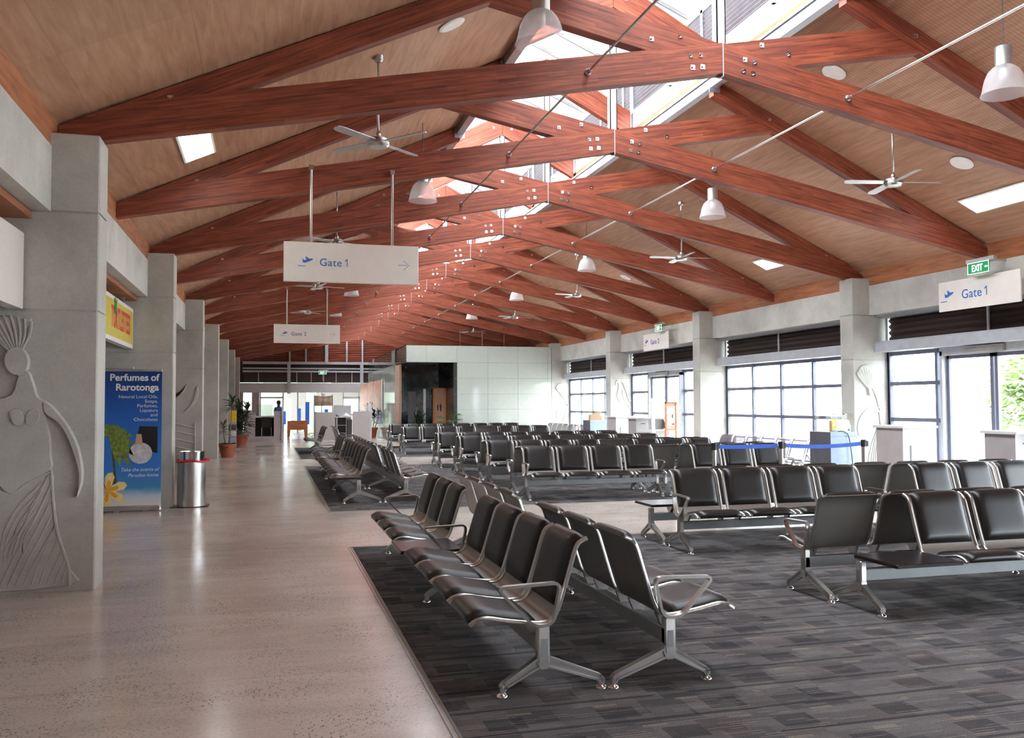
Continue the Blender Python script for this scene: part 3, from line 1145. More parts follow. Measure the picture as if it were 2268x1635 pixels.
# pedestal leg: side plate outline extruded along the beam, with recessed webs
def leg_mesh():
    mb = MB()
    mb.bbox(-0.027, 0.027, -0.036, 0.033, 0.17, 0.372, 0.008)
    # hub and two straight tapering arms; the front arm is the shorter one
    FY = (-0.235, 0.34)
    mb.prism([(-0.034, 0.215), (0.034, 0.215), (0.042, 0.18), (0.02, 0.135), (-0.02, 0.135), (-0.042, 0.18)], 'x', -0.023, 0.023)
    for fy in FY:
        s = 1 if fy > 0 else -1
        L = abs(fy)
        mb.prism([(s * 0.025, 0.195), (s * (L - 0.01), 0.075), (s * (L + 0.012), 0.055), (s * (L + 0.012), 0.03), (s * (L - 0.014), 0.03), (s * (L - 0.02), 0.046), (s * 0.015, 0.145)], 'x', -0.013, 0.013)
        up_ = [(s * 0.03, 0.195), (s * (L - 0.008), 0.073), (s * (L + 0.009), 0.055), (s * (L + 0.009), 0.034)]
        lo_ = [(s * (L - 0.012), 0.034), (s * (L - 0.022), 0.05), (s * 0.02, 0.148)]
        for ln in (up_, lo_):
            for a_, b_ in zip(ln, ln[1:]):
                d = (Vector(b_) - Vector(a_)).normalized()
                nn = Vector((-d.y, d.x)) * 0.0055
                e = d * 0.004
                mb.prism([(a_[0] - e.x + nn.x, a_[1] - e.y + nn.y), (b_[0] + e.x + nn.x, b_[1] + e.y + nn.y), (b_[0] + e.x - nn.x, b_[1] + e.y - nn.y), (a_[0] - e.x - nn.x, a_[1] - e.y - nn.y)], 'x', -0.022, 0.022)
        mb.lathe([(0.016, 0.016), (0.018, 0.055), (0.01, 0.066)], (0, fy, 0), 10)
    return mb.mesh('leg', 'alu', True, 35)
LEG = leg_mesh()
INSET = MB().box(-0.029, 0.029, -0.018, 0.018, 0.205, 0.30).mesh('inset', 'beamalu')
FOOT = MB().lathe([(0.033, 0), (0.033, 0.004), (0.028, 0.012), (0.016, 0.02), (0.014, 0.03)], (0, 0, 0), 16).mesh('foot', 'chrome', True, 50)
TOP = MB().bbox(-0.29, 0.29, -0.44, 0.06, 0.385, 0.413, 0.006).mesh('side_table', 'blacktop')
TOPB = MB().prism([(-0.15, 0.385), (0.03, 0.385), (0.02, 0.365), (-0.03, 0.31), (-0.075, 0.31), (-0.13, 0.365)], 'x', -0.02, 0.02).mesh('table_bracket', 'alu')
benches = []
def bench(units, x, y, rz, label, legs=None, padded=True, group=None, arms=None):
    root = thing('seat_bench', label, 'bench', (x, y, 0.006 if padded else 0.0), rz, group)
    n = len(units)
    legs = legs or [0, n]
    MB().bbox(0.012, n * U - 0.012, -0.033, 0.033, 0.225, 0.312, 0.006).obj('beam', 'beamalu', root)
    for l in legs:
        lx = min(max(l * U, 0.035), n * U - 0.035) if l in (0, n) else l * U
        lg = link('leg', LEG, root, (lx, 0, 0))
        link('inset', INSET, lg)
        for s in (-1, 1):
            link('foot', FOOT, lg, (0, 0.34 if s > 0 else -0.235, 0))
    for i, ch in enumerate(units):
        cx = (i + 0.5) * U
        if ch == 'S':
            st = link('seat', SHELL if padded else SHELLP, root, (cx, 0, 0))
            link('side_frame', FRAME[0], st)
            link('side_frame', FRAME[1], st)
            if padded:
                link('seat_cushion', PADS, st)
                link('back_cushion', PADB, st)
        else:
            tb = link('side_table', TOP, root, (cx, 0, 0))
            link('table_bracket', TOPB, tb)
    if arms is None:
        arms = []
        for l in legs:
            nb = [units[j] for j in (l - 1, l) if 0 <= j < n]
            if 'S' in nb:
                arms.append(l)
    for l in arms:
        lx = 0.005 if l == 0 else (n * U - 0.005 if l == n else l * U)
        link('armrest', ARM, root, (lx, 0, 0))
    benches.append(root)
    return root
FACE_CAM, FACE_AWAY, FACE_LEFT, FACE_RIGHT = 0.0, PI, -PI / 2, PI / 2
G1, G2 = 'aisle benches back to back', 'rows of benches across the hall'
# aisle pairs: local x of a left-facing bench runs towards the camera
def bench_left(units, x, y0_, label, legs):
    n = len(units)
    return bench(units[::-1], x, y0_ + n * U, FACE_LEFT, label, [n - l for l in legs][::-1], group=G1)
def bench_right(units, x, y0_, label, legs):
    return bench(units, x, y0_, FACE_RIGHT, label, legs, group=G1)
bench_left('SSSSTSSS', 1.465, 4.70, 'long black bench nearest the camera, facing the left aisle', [0, 4, 8])
bench_right('SSSTSSSS', 2.21, 4.68, 'nearest black bench seen from behind, backed against the left-aisle bench', [0, 4, 8])
bench_left('TSSSSSSS', 1.40, 14.48, 'bench with table at its near end, facing the aisle on the middle carpet', [0, 4, 8])
bench_right('SSSTSSSS', 2.16, 14.48, 'middle-carpet bench seen from behind beside the aisle bench with end table', [0, 4, 8])
bench_left('TSSS', 1.42, 19.55, 'short aisle-facing bench at the far end of the middle carpet', [0, 4])
bench_right('SSSS', 2.18, 19.55, 'short bench facing right at the far end of the middle carpet', [0, 4])
bench_left('SSSS', 1.55, 28.9, 'farthest aisle-facing bench, on the third carpet near the booths', [0, 4])
bench_right('SSSS', 2.30, 28.9, 'farthest bench facing right, back to back with the farthest aisle bench', [0, 4])
rows = [('nearest', 4.37, 5.94, 6.54, 'TSSS', 'SSSS', 'SSSS', 'TSSS'),
        ('second', 4.26, 8.83, 9.59, 'SSSS', 'TSSS', 'TSSS', 'SSSS'),
        ('third', 4.10, 14.28, 15.14, 'SSSS', 'TSSS', 'SSST', 'SSSS'),
        ('fourth', 4.12, 16.92, 17.76, 'SSSS', 'TSSS', 'SSST', 'SSSS'),
        ('fifth', 4.14, 19.60, 20.39, 'SSSS', 'TSSS', 'SSST', 'SSSS'),
        ('sixth', 4.10, 22.09, 22.86, 'SSSS', 'TSSS', 'SSST', 'SSSS'),
        ('seventh', 4.12, 28.29, 29.10, 'SSSS', 'TSSS', 'SSST', 'SSSS'),
        ('eighth', 4.25, 32.40, 33.17, 'SSSS', 'TSSS', 'SSST', 'SSSS')]
for nm, x, yf, yb, a, b, c_, d_ in rows:
    x2 = x + 4 * U + 0.09
    bench(a, x, yf, FACE_CAM, 'left bench facing the camera in the %s cross row' % nm, group=G2)
    bench(b, x2, yf, FACE_CAM, 'right bench facing the camera in the %s cross row' % nm, group=G2)
    if nm == 'nearest':
        x, x2 = x - 0.09, x2 - 0.09
    bench(c_[::-1], x + 4 * U, yb, FACE_AWAY, 'left bench facing away in the %s cross row, seen from behind' % nm, group=G2)
    bench(d_[::-1], x2 + 4 * U, yb, FACE_AWAY, 'right bench facing away in the %s cross row, seen from behind' % nm, group=G2)
bench('SSSSSSS', 10.42, 15.3 + 7 * U, FACE_LEFT, 'bare perforated steel bench under the second window from the right', [0, 4, 7], False, 'bare steel benches by the windows')
bench('SSSSSSS', 10.42, 29.2 + 7 * U, FACE_LEFT, 'bare perforated steel bench far off beside the white glass office', [0, 4, 7], False, 'bare steel benches by the windows')

# ================================================================== SIGNS
def gate_art(root, num, h, rot, off, flip=False, arrow=True, scale=1.0, dot=True):
    # lettering lies on the face; u runs to the reader's right, v up, measured from the centre
    def place(me, u, v, name):
        o = bpy.data.objects.new(name, me)
        C.objects.link(o)
        o.parent = root
        o.rotation_euler = rot
        ru = Matrix.Rotation(rot[2], 3, 'Z') @ Vector((1, 0, 0))
        nn = Matrix.Rotation(rot[2], 3, 'Z') @ Vector((0, -1, 0))
        o.location = ru * u + Vector((0, 0, v)) + nn * off
        return o
    col = 'blue' if num == 1 else 'darkblue'
    body_ = 'Gate' if num == 1 else 'Gate %d' % num
    if num == 1:
        q = scale * 0.142
        place(MB().prism([(0.10 * q, 0), (0.17 * q, 0), (0.17 * q, 0.70 * q), (0.12 * q, 0.70 * q), (-0.07 * q, 0.55 * q), (-0.07 * q, 0.47 * q), (0.10 * q, 0.57 * q)], 'z', 0, 0.002).mesh('numeral', col), (-0.425 if arrow else -0.34) + 2.38 * q, -0.05 * scale, 'numeral')
    place(text_mesh(body_, 0.142 * scale, col, spacing=1.05), (-0.425 if arrow else -0.34), -0.05 * scale, 'lettering')
    # departing aeroplane over a line
    mb = MB()
    k = scale
    body = [(-0.062, -0.03), (-0.03, -0.036), (0.055, 0.0), (0.07, 0.012), (0.06, 0.022), (0.02, 0.014), (-0.02, 0.002), (-0.046, -0.004), (-0.058, 0.014), (-0.067, 0.016), (-0.06, -0.012)]
    mb.prism([(p[0] * k, p[1] * k) for p in body], 'z', 0, 0.002)
    mb.prism([(p[0] * k, p[1] * k) for p in [(-0.012, 0.004), (-0.028, 0.042), (-0.016, 0.044), (0.028, 0.014)]], 'z', 0, 0.0022)
    mb.box(-0.125 * k, -0.03 * k, -0.082 * k, -0.074 * k, 0, 0.002)
    place(mb.mesh('aeroplane_symbol', col), (-0.575 if arrow else -0.62), 0.02 * scale, 'aeroplane_symbol')
    if arrow:
        place(MB().box(-0.001, 0.001, -0.06, 0.06, 0, 0.001).mesh('divider', 'greyline'), -0.46, 0, 'divider')
        mb = MB()
        if dot:
            for i in range(6):
                mb.lathe([(0.0065, 0), (0.0065, 0.002)], (-0.09 + i * 0.021, 0, 0), 8)
            for i in range(4):
                for s in (-1, 1):
                    mb.lathe([(0.0065, 0), (0.0065, 0.002)], (0.045 - i * 0.021, s * i * 0.0185, 0), 8)
        place(mb.mesh('dotted_arrow', col), 0.70, -0.005, 'dotted_arrow')
def hanging_sign(num, x, y, z, rod_h, w, h, lab):
    root = thing('hanging_sign', lab, 'sign', (x, y, z), 0, 'hanging gate signs')
    MB().bbox(-w / 2, w / 2, -0.05, 0.05, -h / 2, h / 2, 0.006).obj('panel', 'warmwhite', root)
    for s in (-0.53, 0.53):
        MB().lathe([(0.019, h / 2), (0.019, h / 2 + rod_h)], (s, 0.0, 0), 12).box(s - 0.03, s + 0.03, -0.03, 0.16, h / 2 + rod_h - 0.06, h / 2 + rod_h).obj('hanger', 'steel', root, smooth=True)
    gate_art(root, num, h, RX90, 0.051)
hanging_sign(1, 1.04, TY0 + TS - 0.11, 3.45, 1.02, 1.75, 0.51, 'hanging white sign reading Gate 1 with dotted arrow')
hanging_sign(2, 0.97, TY0 + 5 * TS - 0.11, 3.50, 1.0, 1.74, 0.50, 'hanging white sign reading Gate 2 with arrow, behind the larger one')
RXL = (PI / 2, 0, -PI / 2)
def wall_sign(num, y, z, L, h, lab):
    root = thing('gate_sign', lab, 'sign', (11.1, y, z), 0, 'gate signs above the right windows')
    MB().bbox(-0.03, 0.0, -L / 2, L / 2, -h / 2, h / 2, 0.005).obj('panel', 'warmwhite', root)
    for s in (-0.6, 0.6):
        MB().box(0, 0.24, s - 0.02, s + 0.02, -0.02, 0.02).obj('bracket', 'alu', root)
    gate_art(root, num, h, RXL, 0.032, arrow=False, scale=1.5)
wall_sign(1, 11.84, 3.38, 1.72, 0.50, 'white Gate 1 sign on the beam at the right edge')
wall_sign(2, 24.3, 3.43, 1.75, 0.50, 'white Gate 2 sign on the beam over the far gate')
def exit_sign(loc, rot, lab, up):
    root = thing('exit_sign', lab, 'exit sign', loc, rot, 'green exit signs')
    MB().box(-0.22, 0.22, 0, 0.02, -0.09, 0.09).obj('panel', 'green', root)
    mb = MB()
    for a in ((-0.22, 0.22, -0.09, -0.082), (-0.22, 0.22, 0.082, 0.09), (-0.22, -0.212, -0.09, 0.09), (0.212, 0.22, -0.09, 0.09)):
        mb.box(a[0], a[1], -0.003, 0.0, a[2], a[3])
    mb.obj('border', 'exitwhite', root)
    link('lettering', text_mesh('EXIT', 0.155, 'exitwhite', align='CENTER', sx=0.72, bold=0.002), root, (-0.02, -0.001, -0.055), RX90)
    MB().prism([(0.125, 0), (0.165, 0.02), (0.165, 0.006), (0.2, 0.006), (0.2, -0.006), (0.165, -0.006), (0.165, -0.02)], 'y', -0.002, 0).obj('arrow', 'exitwhite', root)
    MB().bbox(-0.23, 0.34, -0.03, 0.05, 0.09, 0.15, 0.008).obj('housing', 'alu', root)
    if up == 'wall':
        MB().box(0.1, 0.14, 0.05, 0.42, 0.1, 0.13).obj('bracket', 'alu', root)
    else:
        MB().box(-0.015, 0.015, 0.005, 0.03, -up, -0.09).obj('post', 'alu', root)
    return root
exit_sign((10.92, 11.65, 3.74), -PI / 2, 'green exit sign above the Gate 1 wall sign', 'wall')
exit_sign((10.92, 23.75, 3.78), -PI / 2, 'green exit sign above the Gate 2 wall sign', 'wall')
exit_sign((2.93, YE - 0.16, 3.40), 0, 'small green exit sign on the far end wall', 0.45)
# shop signs on the left
RXR = (PI / 2, 0, PI / 2)
root = thing('shop_sign', 'yellow TURTLESTEES shop sign with red letters and white frame', 'sign', (-2.05, 13.55, 2.78))
MB().bbox(-0.1, 0.0, -1.27, 1.27, -0.31, 0.31, 0.006).obj('frame', 'white', root)
MB().box(0, 0.004, -1.19, 1.19, -0.25, 0.25).obj('panel', 'mustard', root)
link('lettering', text_mesh('TURTLESTEES', 0.40, 'signred', align='CENTER', sx=0.69, bold=0.012), root, (0.004, 0.10, -0.11), RXR)
link('lettering', text_mesh('t-shirts and gifts' if False else 'Rarotonga Cook Islands', 0.075, 'signgreen', align='CENTER', shear=0.2), root, (0.004, 0.1, -0.21), RXR) if False else None
mb = MB()
mb.lathe([(0.085, 0), (0.085, 0.004)], (0, 0, 0), 14)
for a in (40, 140, 220, 320, 90):
    c_, s_ = math.cos(math.radians(a)), math.sin(math.radians(a))
    mb.prism([(c_ * 0.07 - s_ * 0.03, s_ * 0.07 + c_ * 0.03), (c_ * 0.07 + s_ * 0.03, s_ * 0.07 - c_ * 0.03), (c_ * 0.16 + s_ * 0.01, s_ * 0.16 - c_ * 0.01), (c_ * 0.16 - s_ * 0.01, s_ * 0.16 + c_ * 0.01)], 'z', 0, 0.004)
mb.obj('turtle_emblem', 'signgreen', root, (0.006, -0.42, 0.17), RXR)
for s in (-0.8, 0.8):
    MB().box(-0.1, -0.06, s - 0.02, s + 0.02, 0.31, 0.45).obj('hanger', 'alu', root)
root = thing('shop_sign', 'blank white sign box beside the carved column, cut by the left edge', 'sign', (-2.05, 6.0, 2.76))
MB().bbox(-0.12, 0.0, -2.3, 2.45, -0.33, 0.33, 0.008).obj('panel', 'warmwhite', root)
for s in (-1.5, 1.5):
    MB().box(-0.1, -0.06, s - 0.02, s + 0.02, 0.33, 0.47).obj('hanger', 'alu', root)

# ================================================================== CEILING FITTINGS
def put_on_slope(root, x):
    a = math.atan(CS)
    root.rotation_euler = (0, -a if x < XC else a, 0)
for k in range(4):
    for side, x in (('left', -0.83), ('right', 10.42)):
        y = [10.65, 16.7, 22.6, 28.7][k]
        root = thing('ceiling_luminaire', '%s recessed ceiling light panel on the %s slope, counting away' % (ORD[k], side), 'ceiling light', (x, y, ceil_z(x) - 0.012), 0, 'recessed ceiling light panels')
        put_on_slope(root, x)
        MB().box(-0.2, 0.2, -0.65, 0.65, -0.012, 0.004).obj('frame', 'white', root)
        MB().box(-0.17, 0.17, -0.62, 0.62, -0.016, -0.012).obj('diffuser', 'frost', root)
ld = {}
for k in range(5):
    for side, x in (('left', 2.34), ('right', 7.45)):
        y = 7.53 + SP * k
        root = thing('pendant_light', '%s clear bell-shaped pendant lamp %s of the ridge, counting away' % (ORD[k], side), 'pendant lamp', (x, y, 4.83), 0, 'bell-shaped pendant lamps')
        if not ld:
            ld['s'] = MB().lathe([(0.232, 0), (0.226, 0.012), (0.214, 0.05), (0.205, 0.1), (0.188, 0.17), (0.16, 0.235), (0.122, 0.28), (0.09, 0.3)], seg=48, caps=False).mesh('shade', 'pendant', True)
            ld['c'] = MB().lathe([(0.09, 0.3), (0.086, 0.31), (0.086, 0.5), (0.08, 0.51), (0.03, 0.515)], seg=24).mesh('housing', 'alu', True, 40)
            ld['b'] = MB().lathe([(0.02, 0.16), (0.045, 0.19), (0.045, 0.25), (0.03, 0.31)], seg=16).mesh('bulb', 'white', True)
        link('shade', ld['s'], root)
        link('housing', ld['c'], root)
        link('bulb', ld['b'], root)
        MB().lathe([(0.005, 0.51), (0.005, ceil_z(x) - 4.83)], seg=6).obj('cord', 'black', root)
def fan(k, side, x, y, rz):
    root = thing('ceiling_fan', '%s grey four-bladed ceiling fan on the %s side, counting away' % (ORD[k], side), 'ceiling fan', (x, y, 4.56), rz, 'four-bladed ceiling fans')
    if 'fb' not in ld:
        ld['fr'] = MB().lathe([(0.012, 0.05), (0.012, 0.97)], seg=10).lathe([(0.02, 0.05), (0.035, 0.07), (0.02, 0.13)], seg=14).mesh('rod', 'steel', True)
        ld['fm'] = MB().lathe([(0.03, -0.06), (0.1, -0.055), (0.125, -0.03), (0.125, 0.0), (0.1, 0.012), (0.1, 0.04), (0.07, 0.055), (0.03, 0.06)], seg=28).mesh('motor', 'steel', True, 35)
        mb = MB()
        mb.prism([(0.1, -0.05), (0.6, -0.06), (0.66, -0.045), (0.68, 0.0), (0.67, 0.04), (0.6, 0.055), (0.1, 0.05)], 'z', -0.004, 0.004)
        ld['fb'] = mb.mesh('blade', 'alu')
    link('rod', ld['fr'], root)
    link('motor', ld['fm'], root)
    for i in range(4):
        a = i * PI / 2
        link('blade', ld['fb'], root, (0, 0, 0.0), (math.radians(11), 0, a))
        o = bpy.data.objects[-1] if False else None
    dz = ceil_z(x) - 4.56
    MB().lathe([(0.055, dz), (0.055, dz - 0.05), (0.03, dz - 0.075)], seg=18).lathe([(0.011, 0.9), (0.011, dz - 0.05)], seg=10).obj('canopy', 'steel', root, smooth=True)
for k in range(5):
    y = 9.98 + SP * k
    fan(k, 'left', 1.17, y, [0.72, 0.45, 0.2, 0.9, 0.5][k])
    fan(k, 'right', 8.1, y + 0.1, [-0.2, -0.1, 0.15, 0.35, 0.6][k])
for x, y, lab in ((1.98, 9.78, 'round white ceiling speaker on the left slope, nearest'), (-0.05, 16.17, 'round white ceiling speaker on the left slope, farther off'),
                  (7.33, 10.25, 'round white ceiling speaker right of the nearest truss peak'), (9.55, 10.44, 'round white ceiling speaker low on the right slope near a fan'),
                  (9.45, 22.66, 'round white ceiling speaker far down the right slope')):
    root = thing('ceiling_speaker', lab, 'speaker', (x, y, ceil_z(x) - 0.012), 0, 'round ceiling speakers')
    put_on_slope(root, x)
    MB().lathe([(0.16, 0.002), (0.16, -0.008), (0.13, -0.014)], seg=28).obj('rim', 'white', root)
    MB().lathe([(0.13, -0.012), (0.128, -0.016)], seg=28).obj('grille', 'warmwhite', root)

# ================================================================== CARVED RELIEFS ON THE COLUMNS
def rel_local(root, yface, poly):
    return [(p[0] - root.location.x, p[1]) for p in poly]
def smooth_poly(poly, n=4):
    P = poly
    m = len(P)
    out = []
    for i in range(m):
        p0, p1, p2, p3 = P[i - 1], P[i], P[(i + 1) % m], P[(i + 2) % m]
        for j in range(n):
            t_ = j / n
            out.append(tuple(0.5 * ((2 * p1[k]) + (-p0[k] + p2[k]) * t_ + (2 * p0[k] - 5 * p1[k] + 4 * p2[k] - p3[k]) * t_ ** 2 + (-p0[k] + 3 * p1[k] - 3 * p2[k] + p3[k]) * t_ ** 3) for k in (0, 1)))
    return out
def raised(mb, poly, d, ins=0.012):
    # a carved lobe: outline on the face, a smaller outline in front, so that its rim slopes
    n = len(poly)
    cx, cz = sum(p[0] for p in poly) / n, sum(p[1] for p in poly) / n
    yb, yf = -COLT / 2 + 0.004, -COLT / 2 - d
    nrm = []
    vs = [(p[0], yb, p[1]) for p in poly]
    inner = []
    area2 = sum(poly[i - 1][0] * poly[i][1] - poly[i][0] * poly[i - 1][1] for i in range(n))
    sg = 1 if area2 > 0 else -1
    for i in range(n):
        a, b = Vector(poly[i - 1]), Vector(poly[(i + 1) % n])
        t_ = (b - a).normalized()
        inner.append(Vector(poly[i]) + Vector((-t_.y, t_.x)) * sg * ins)
    vs += [(p.x, yf, p.y) for p in inner]
    fs = [tuple(range(n, 2 * n))] + [(i, (i + 1) % n, n + (i + 1) % n, n + i) for i in range(n)]
    mb.add(vs, fs)
    return mb
def ridge(mb, pts, r=0.008):
    r = r * 1.45
    pts = spline(pts, 5)
    mb.tube([(p[0], -COLT / 2 - 0.026, p[1]) for p in pts], r, 6)
root, yf = cols[('left', 0)]
AX = -2.17
lx = root.location.x
def mirr(poly):
    return [(2 * AX - p[0], p[1]) for p in reversed(poly)]
def sh(poly):
    return [(p[0] - lx, p[1]) for p in poly]
armR = [(-1.88, 1.64), (-1.81, 1.60), (-1.70, 1.46), (-1.61, 1.29), (-1.565, 1.11), (-1.555, 0.98), (-1.57, 0.88), (-1.61, 0.80), (-1.595, 1.0), (-1.64, 1.18), (-1.70, 1.34), (-1.77, 1.45), (-1.87, 1.53)]
fan_ = [(-2.28, 2.37), (-2.18, 2.375), (-2.08, 2.365), (-1.98, 2.35), (-2.02, 2.27), (-2.04, 2.18), (-2.05, 2.07), (-2.17, 2.05), (-2.24, 2.14), (-2.35, 2.22), (-2.44, 2.27), (-2.38, 2.34)]
torso = [(-2.08, 1.86), (-2.00, 1.90), (-1.95, 1.78), (-1.92, 1.68), (-1.85, 1.62), (-1.86, 1.52), (-1.82, 1.34), (-1.81, 1.17), (-1.81, 1.04), (-2.0, 0.93), (-2.12, 0.85), (-2.24, 0.95), (-2.50, 1.04), (-2.52, 1.2), (-2.5, 1.35), (-2.45, 1.52), (-2.45, 1.6), (-2.3, 1.65), (-2.13, 1.70)]
skirt = [(-1.81, 1.04), (-1.79, 0.79), (-1.76, 0.55), (-1.70, 0.33), (-1.66, 0.20), (-1.65, 0.04), (-2.7, 0.04), (-2.66, 0.3), (-2.58, 0.6), (-2.53, 0.85), (-2.51, 1.03), (-2.3, 0.96), (-2.12, 0.86), (-2.0, 0.94)]
mb = MB()
raised(mb, sh(smooth_poly(skirt, 3)), 0.025)
mb.obj('relief_skirt', 'relief', root)
mb = MB()
raised(mb, sh(smooth_poly(torso, 3)), 0.038)
mb.obj('relief_torso', 'relief', root)
mb = MB()
ell = lambda cx, cz, a, b, t0=0.0, n=20: [(cx + a * math.cos(2 * PI * i / n) * math.cos(t0) - b * math.sin(2 * PI * i / n) * math.sin(t0), cz + a * math.cos(2 * PI * i / n) * math.sin(t0) + b * math.sin(2 * PI * i / n) * math.cos(t0)) for i in range(n)]
raised(mb, sh(ell(-2.09, 1.98, 0.10, 0.13, 0.15)), 0.05)
raised(mb, sh(smooth_poly([(-2.07, 1.95), (-2.0, 1.9), (-1.99, 1.87), (-2.08, 1.84)], 3)), 0.045)
mb.obj('relief_head', 'relief', root)
mb = MB()
raised(mb, sh(ell(-2.075, 1.50, 0.062, 0.085, 0.35)), 0.055)
raised(mb, sh(ell(-1.955, 1.50, 0.062, 0.085, -0.35)), 0.055)
mb.obj('relief_bodice', 'relief', root)
mb = MB()
raised(mb, sh(smooth_poly(armR, 3)), 0.05)
mb.obj('relief_arm', 'relief', root)
mb = MB()
raised(mb, sh(smooth_poly(mirr(armR), 3)), 0.05)
mb.obj('relief_arm', 'relief', root)
mb = MB()
raised(mb, sh(smooth_poly(fan_, 3)), 0.022)
mb.obj('relief_headdress', 'relief', root)
mb = MB()
for i in range(9):
    t_ = i / 8
    x0_, z0_ = -2.15 + 0.10 * t_, 2.07 + 0.02 * t_
    x1_, z1_ = -2.42 + 0.44 * t_, 2.28 + 0.10 * math.sin(PI * (0.25 + 0.6 * t_))
    ridge(mb, sh([(x0_, z0_), ((x0_ + x1_) / 2 + 0.03 * (t_ - 0.3), (z0_ + z1_) / 2), (x1_, min(z1_, 2.375))]), 0.0075)
mb.obj('relief_feathers', 'relief', root)
mb = MB()
W_ = lambda p: (-2.23 + p[0] * 0.000874, 0.08 + (1377 - p[1]) * 0.000925)
EDGE = [(470, 340), (478, 480), (490, 600), (503, 720), (520, 850), (552, 970), (590, 1080), (620, 1170), (633, 1260), (635, 1350)]
for i in range(11):
    t_ = i / 10
    k_ = min(8, int(t_ * 8))
    a = EDGE[k_]
    b = (-90 + 690 * t_, 1385)
    ridge(mb, sh([W_(a), W_((a[0] * 0.72 + b[0] * 0.28 - 8, a[1] * 0.68 + b[1] * 0.32)), W_((a[0] * 0.36 + b[0] * 0.64 - 12, a[1] * 0.34 + b[1] * 0.66)), W_(b)]), 0.0055)
for i in range(6):
    ridge(mb, sh([W_((425 - 24 * i, 430 + 92 * i)), W_((215 + 6 * i, 640 + 72 * i)), W_((75 + 34 * i, 900 + 40 * i)), W_((38 + 40 * i, 1235 - 45 * i))]), 0.0055)
ridge(mb, sh([(-1.81, 1.04), (-1.79, 0.79), (-1.76, 0.55), (-1.70, 0.33), (-1.66, 0.20), (-1.65, 0.05)]), 0.009)
ridge(mb, sh([(-1.81, 1.03), (-1.98, 0.94), (-2.12, 0.86), (-2.26, 1.0), (-2.4, 1.06)]), 0.009)
mb.obj('relief_skirt_folds', 'relief', root)
# figure cut by the window on the first right-hand column in view
root, yf = cols[('right', 1)]
lx = root.location.x
mb = MB()
raised(mb, sh(smooth_poly([(11.01, 2.12), (11.04, 2.2), (11.1, 2.29), (11.2, 2.33), (11.29, 2.32), (11.35, 2.24), (11.39, 2.09), (11.34, 1.90), (11.31, 1.80), (11.25, 1.85)], 3)), 0.03)
for i in range(6):
    t_ = i / 5
    ridge(mb, sh([(11.28 + 0.03 * t_, 1.84), (11.16 + 0.17 * t_, 2.02 + .02 * t_), (11.06 + 0.28 * t_, 2.17 + 0.1 * math.sin(PI * t_))]), 0.007)
mb.obj('relief_headdress', 'relief', root)
mb = MB()
raised(mb, sh(smooth_poly([(11.25, 1.84), (11.31, 1.86), (11.36, 1.80), (11.33, 1.73), (11.27, 1.74)], 3)), 0.05)
raised(mb, sh(smooth_poly([(11.36, 1.86), (11.46, 1.78), (11.54, 1.62), (11.57, 1.45), (11.56, 1.2), (11.53, 1.15), (11.50, 1.4), (11.47, 1.6), (11.41, 1.76)], 3)), 0.02, 0.004)
mb.obj('relief_figure', 'relief', root)
mb = MB()
raised(mb, sh(smooth_poly([(11.50, 1.50), (11.34, 1.50), (11.21, 1.45), (11.08, 1.32), (11.02, 1.17), (11.01, 1.05), (11.045, 0.94), (11.06, 1.08), (11.11, 1.23), (11.22, 1.35), (11.34, 1.40), (11.50, 1.40)], 3)), 0.02, 0.004)
mb.obj('relief_arm', 'relief', root)
mb = MB()
raised(mb, sh(smooth_poly([(11.53, 1.12), (11.46, 1.12), (11.40, 0.98), (11.30, 0.75), (11.22, 0.4), (11.2, 0.05), (11.62, 0.05), (11.62, 0.6)], 3)), 0.02)
for i in range(6):
    ridge(mb, sh([(11.47 + 0.01 * i, 1.05), (11.34 + 0.04 * i, 0.68), (11.24 + 0.06 * i, 0.06)]), 0.008)
mb.obj('relief_skirt', 'relief', root)
# flowing curves on the third right column
root, yf = cols[('right', 3)]
lx = root.location.x
mb = MB()
raised(mb, sh(smooth_poly([(11.12, 2.22), (11.15, 2.33), (11.24, 2.38), (11.31, 2.30), (11.33, 2.15), (11.28, 1.95), (11.28, 1.78), (11.34, 1.66), (11.44, 1.62), (11.32, 1.60), (11.22, 1.70), (11.18, 1.86), (11.22, 2.05), (11.24, 2.2), (11.2, 2.28), (11.15, 2.2)], 3)), 0.02, 0.004)
mb.obj('relief_curl', 'relief', root)
mb = MB()
raised(mb, sh(smooth_poly([(11.36, 2.02), (11.42, 2.04), (11.44, 1.9), (11.5, 1.72), (11.62, 1.56), (11.66, 1.3), (11.58, 1.5), (11.46, 1.66), (11.38, 1.84)], 3)), 0.02, 0.004)
mb.obj('relief_curl', 'relief', root)
mb = MB()
for i in range(5):
    ridge(mb, sh([(11.38 + 0.03 * i, 2.3 - 0.02 * i), (11.5 + 0.03 * i, 2.0), (11.62 + .02 * i, 1.65)]), 0.007)
mb.obj('relief_strands', 'relief', root)
root, yf = cols[('right', 4)]
lx = root.location.x
mb = MB()
raised(mb, sh(smooth_poly([(11.12, 2.2), (11.2, 2.36), (11.34, 2.4), (11.46, 2.33), (11.5, 2.1), (11.46, 1.86), (11.40, 1.84), (11.26, 2.02)], 3)), 0.035)
mb.obj('relief_headdress', 'relief', root)
mb = MB()
raised(mb, sh(smooth_poly([(11.14, 0.98), (11.13, 1.2), (11.2, 1.42), (11.4, 1.55), (11.6, 1.56), (11.6, 1.5), (11.42, 1.48), (11.26, 1.36), (11.19, 1.18)], 3)), 0.02, 0.004)
mb.obj('relief_arm', 'relief', root)
mb = MB()
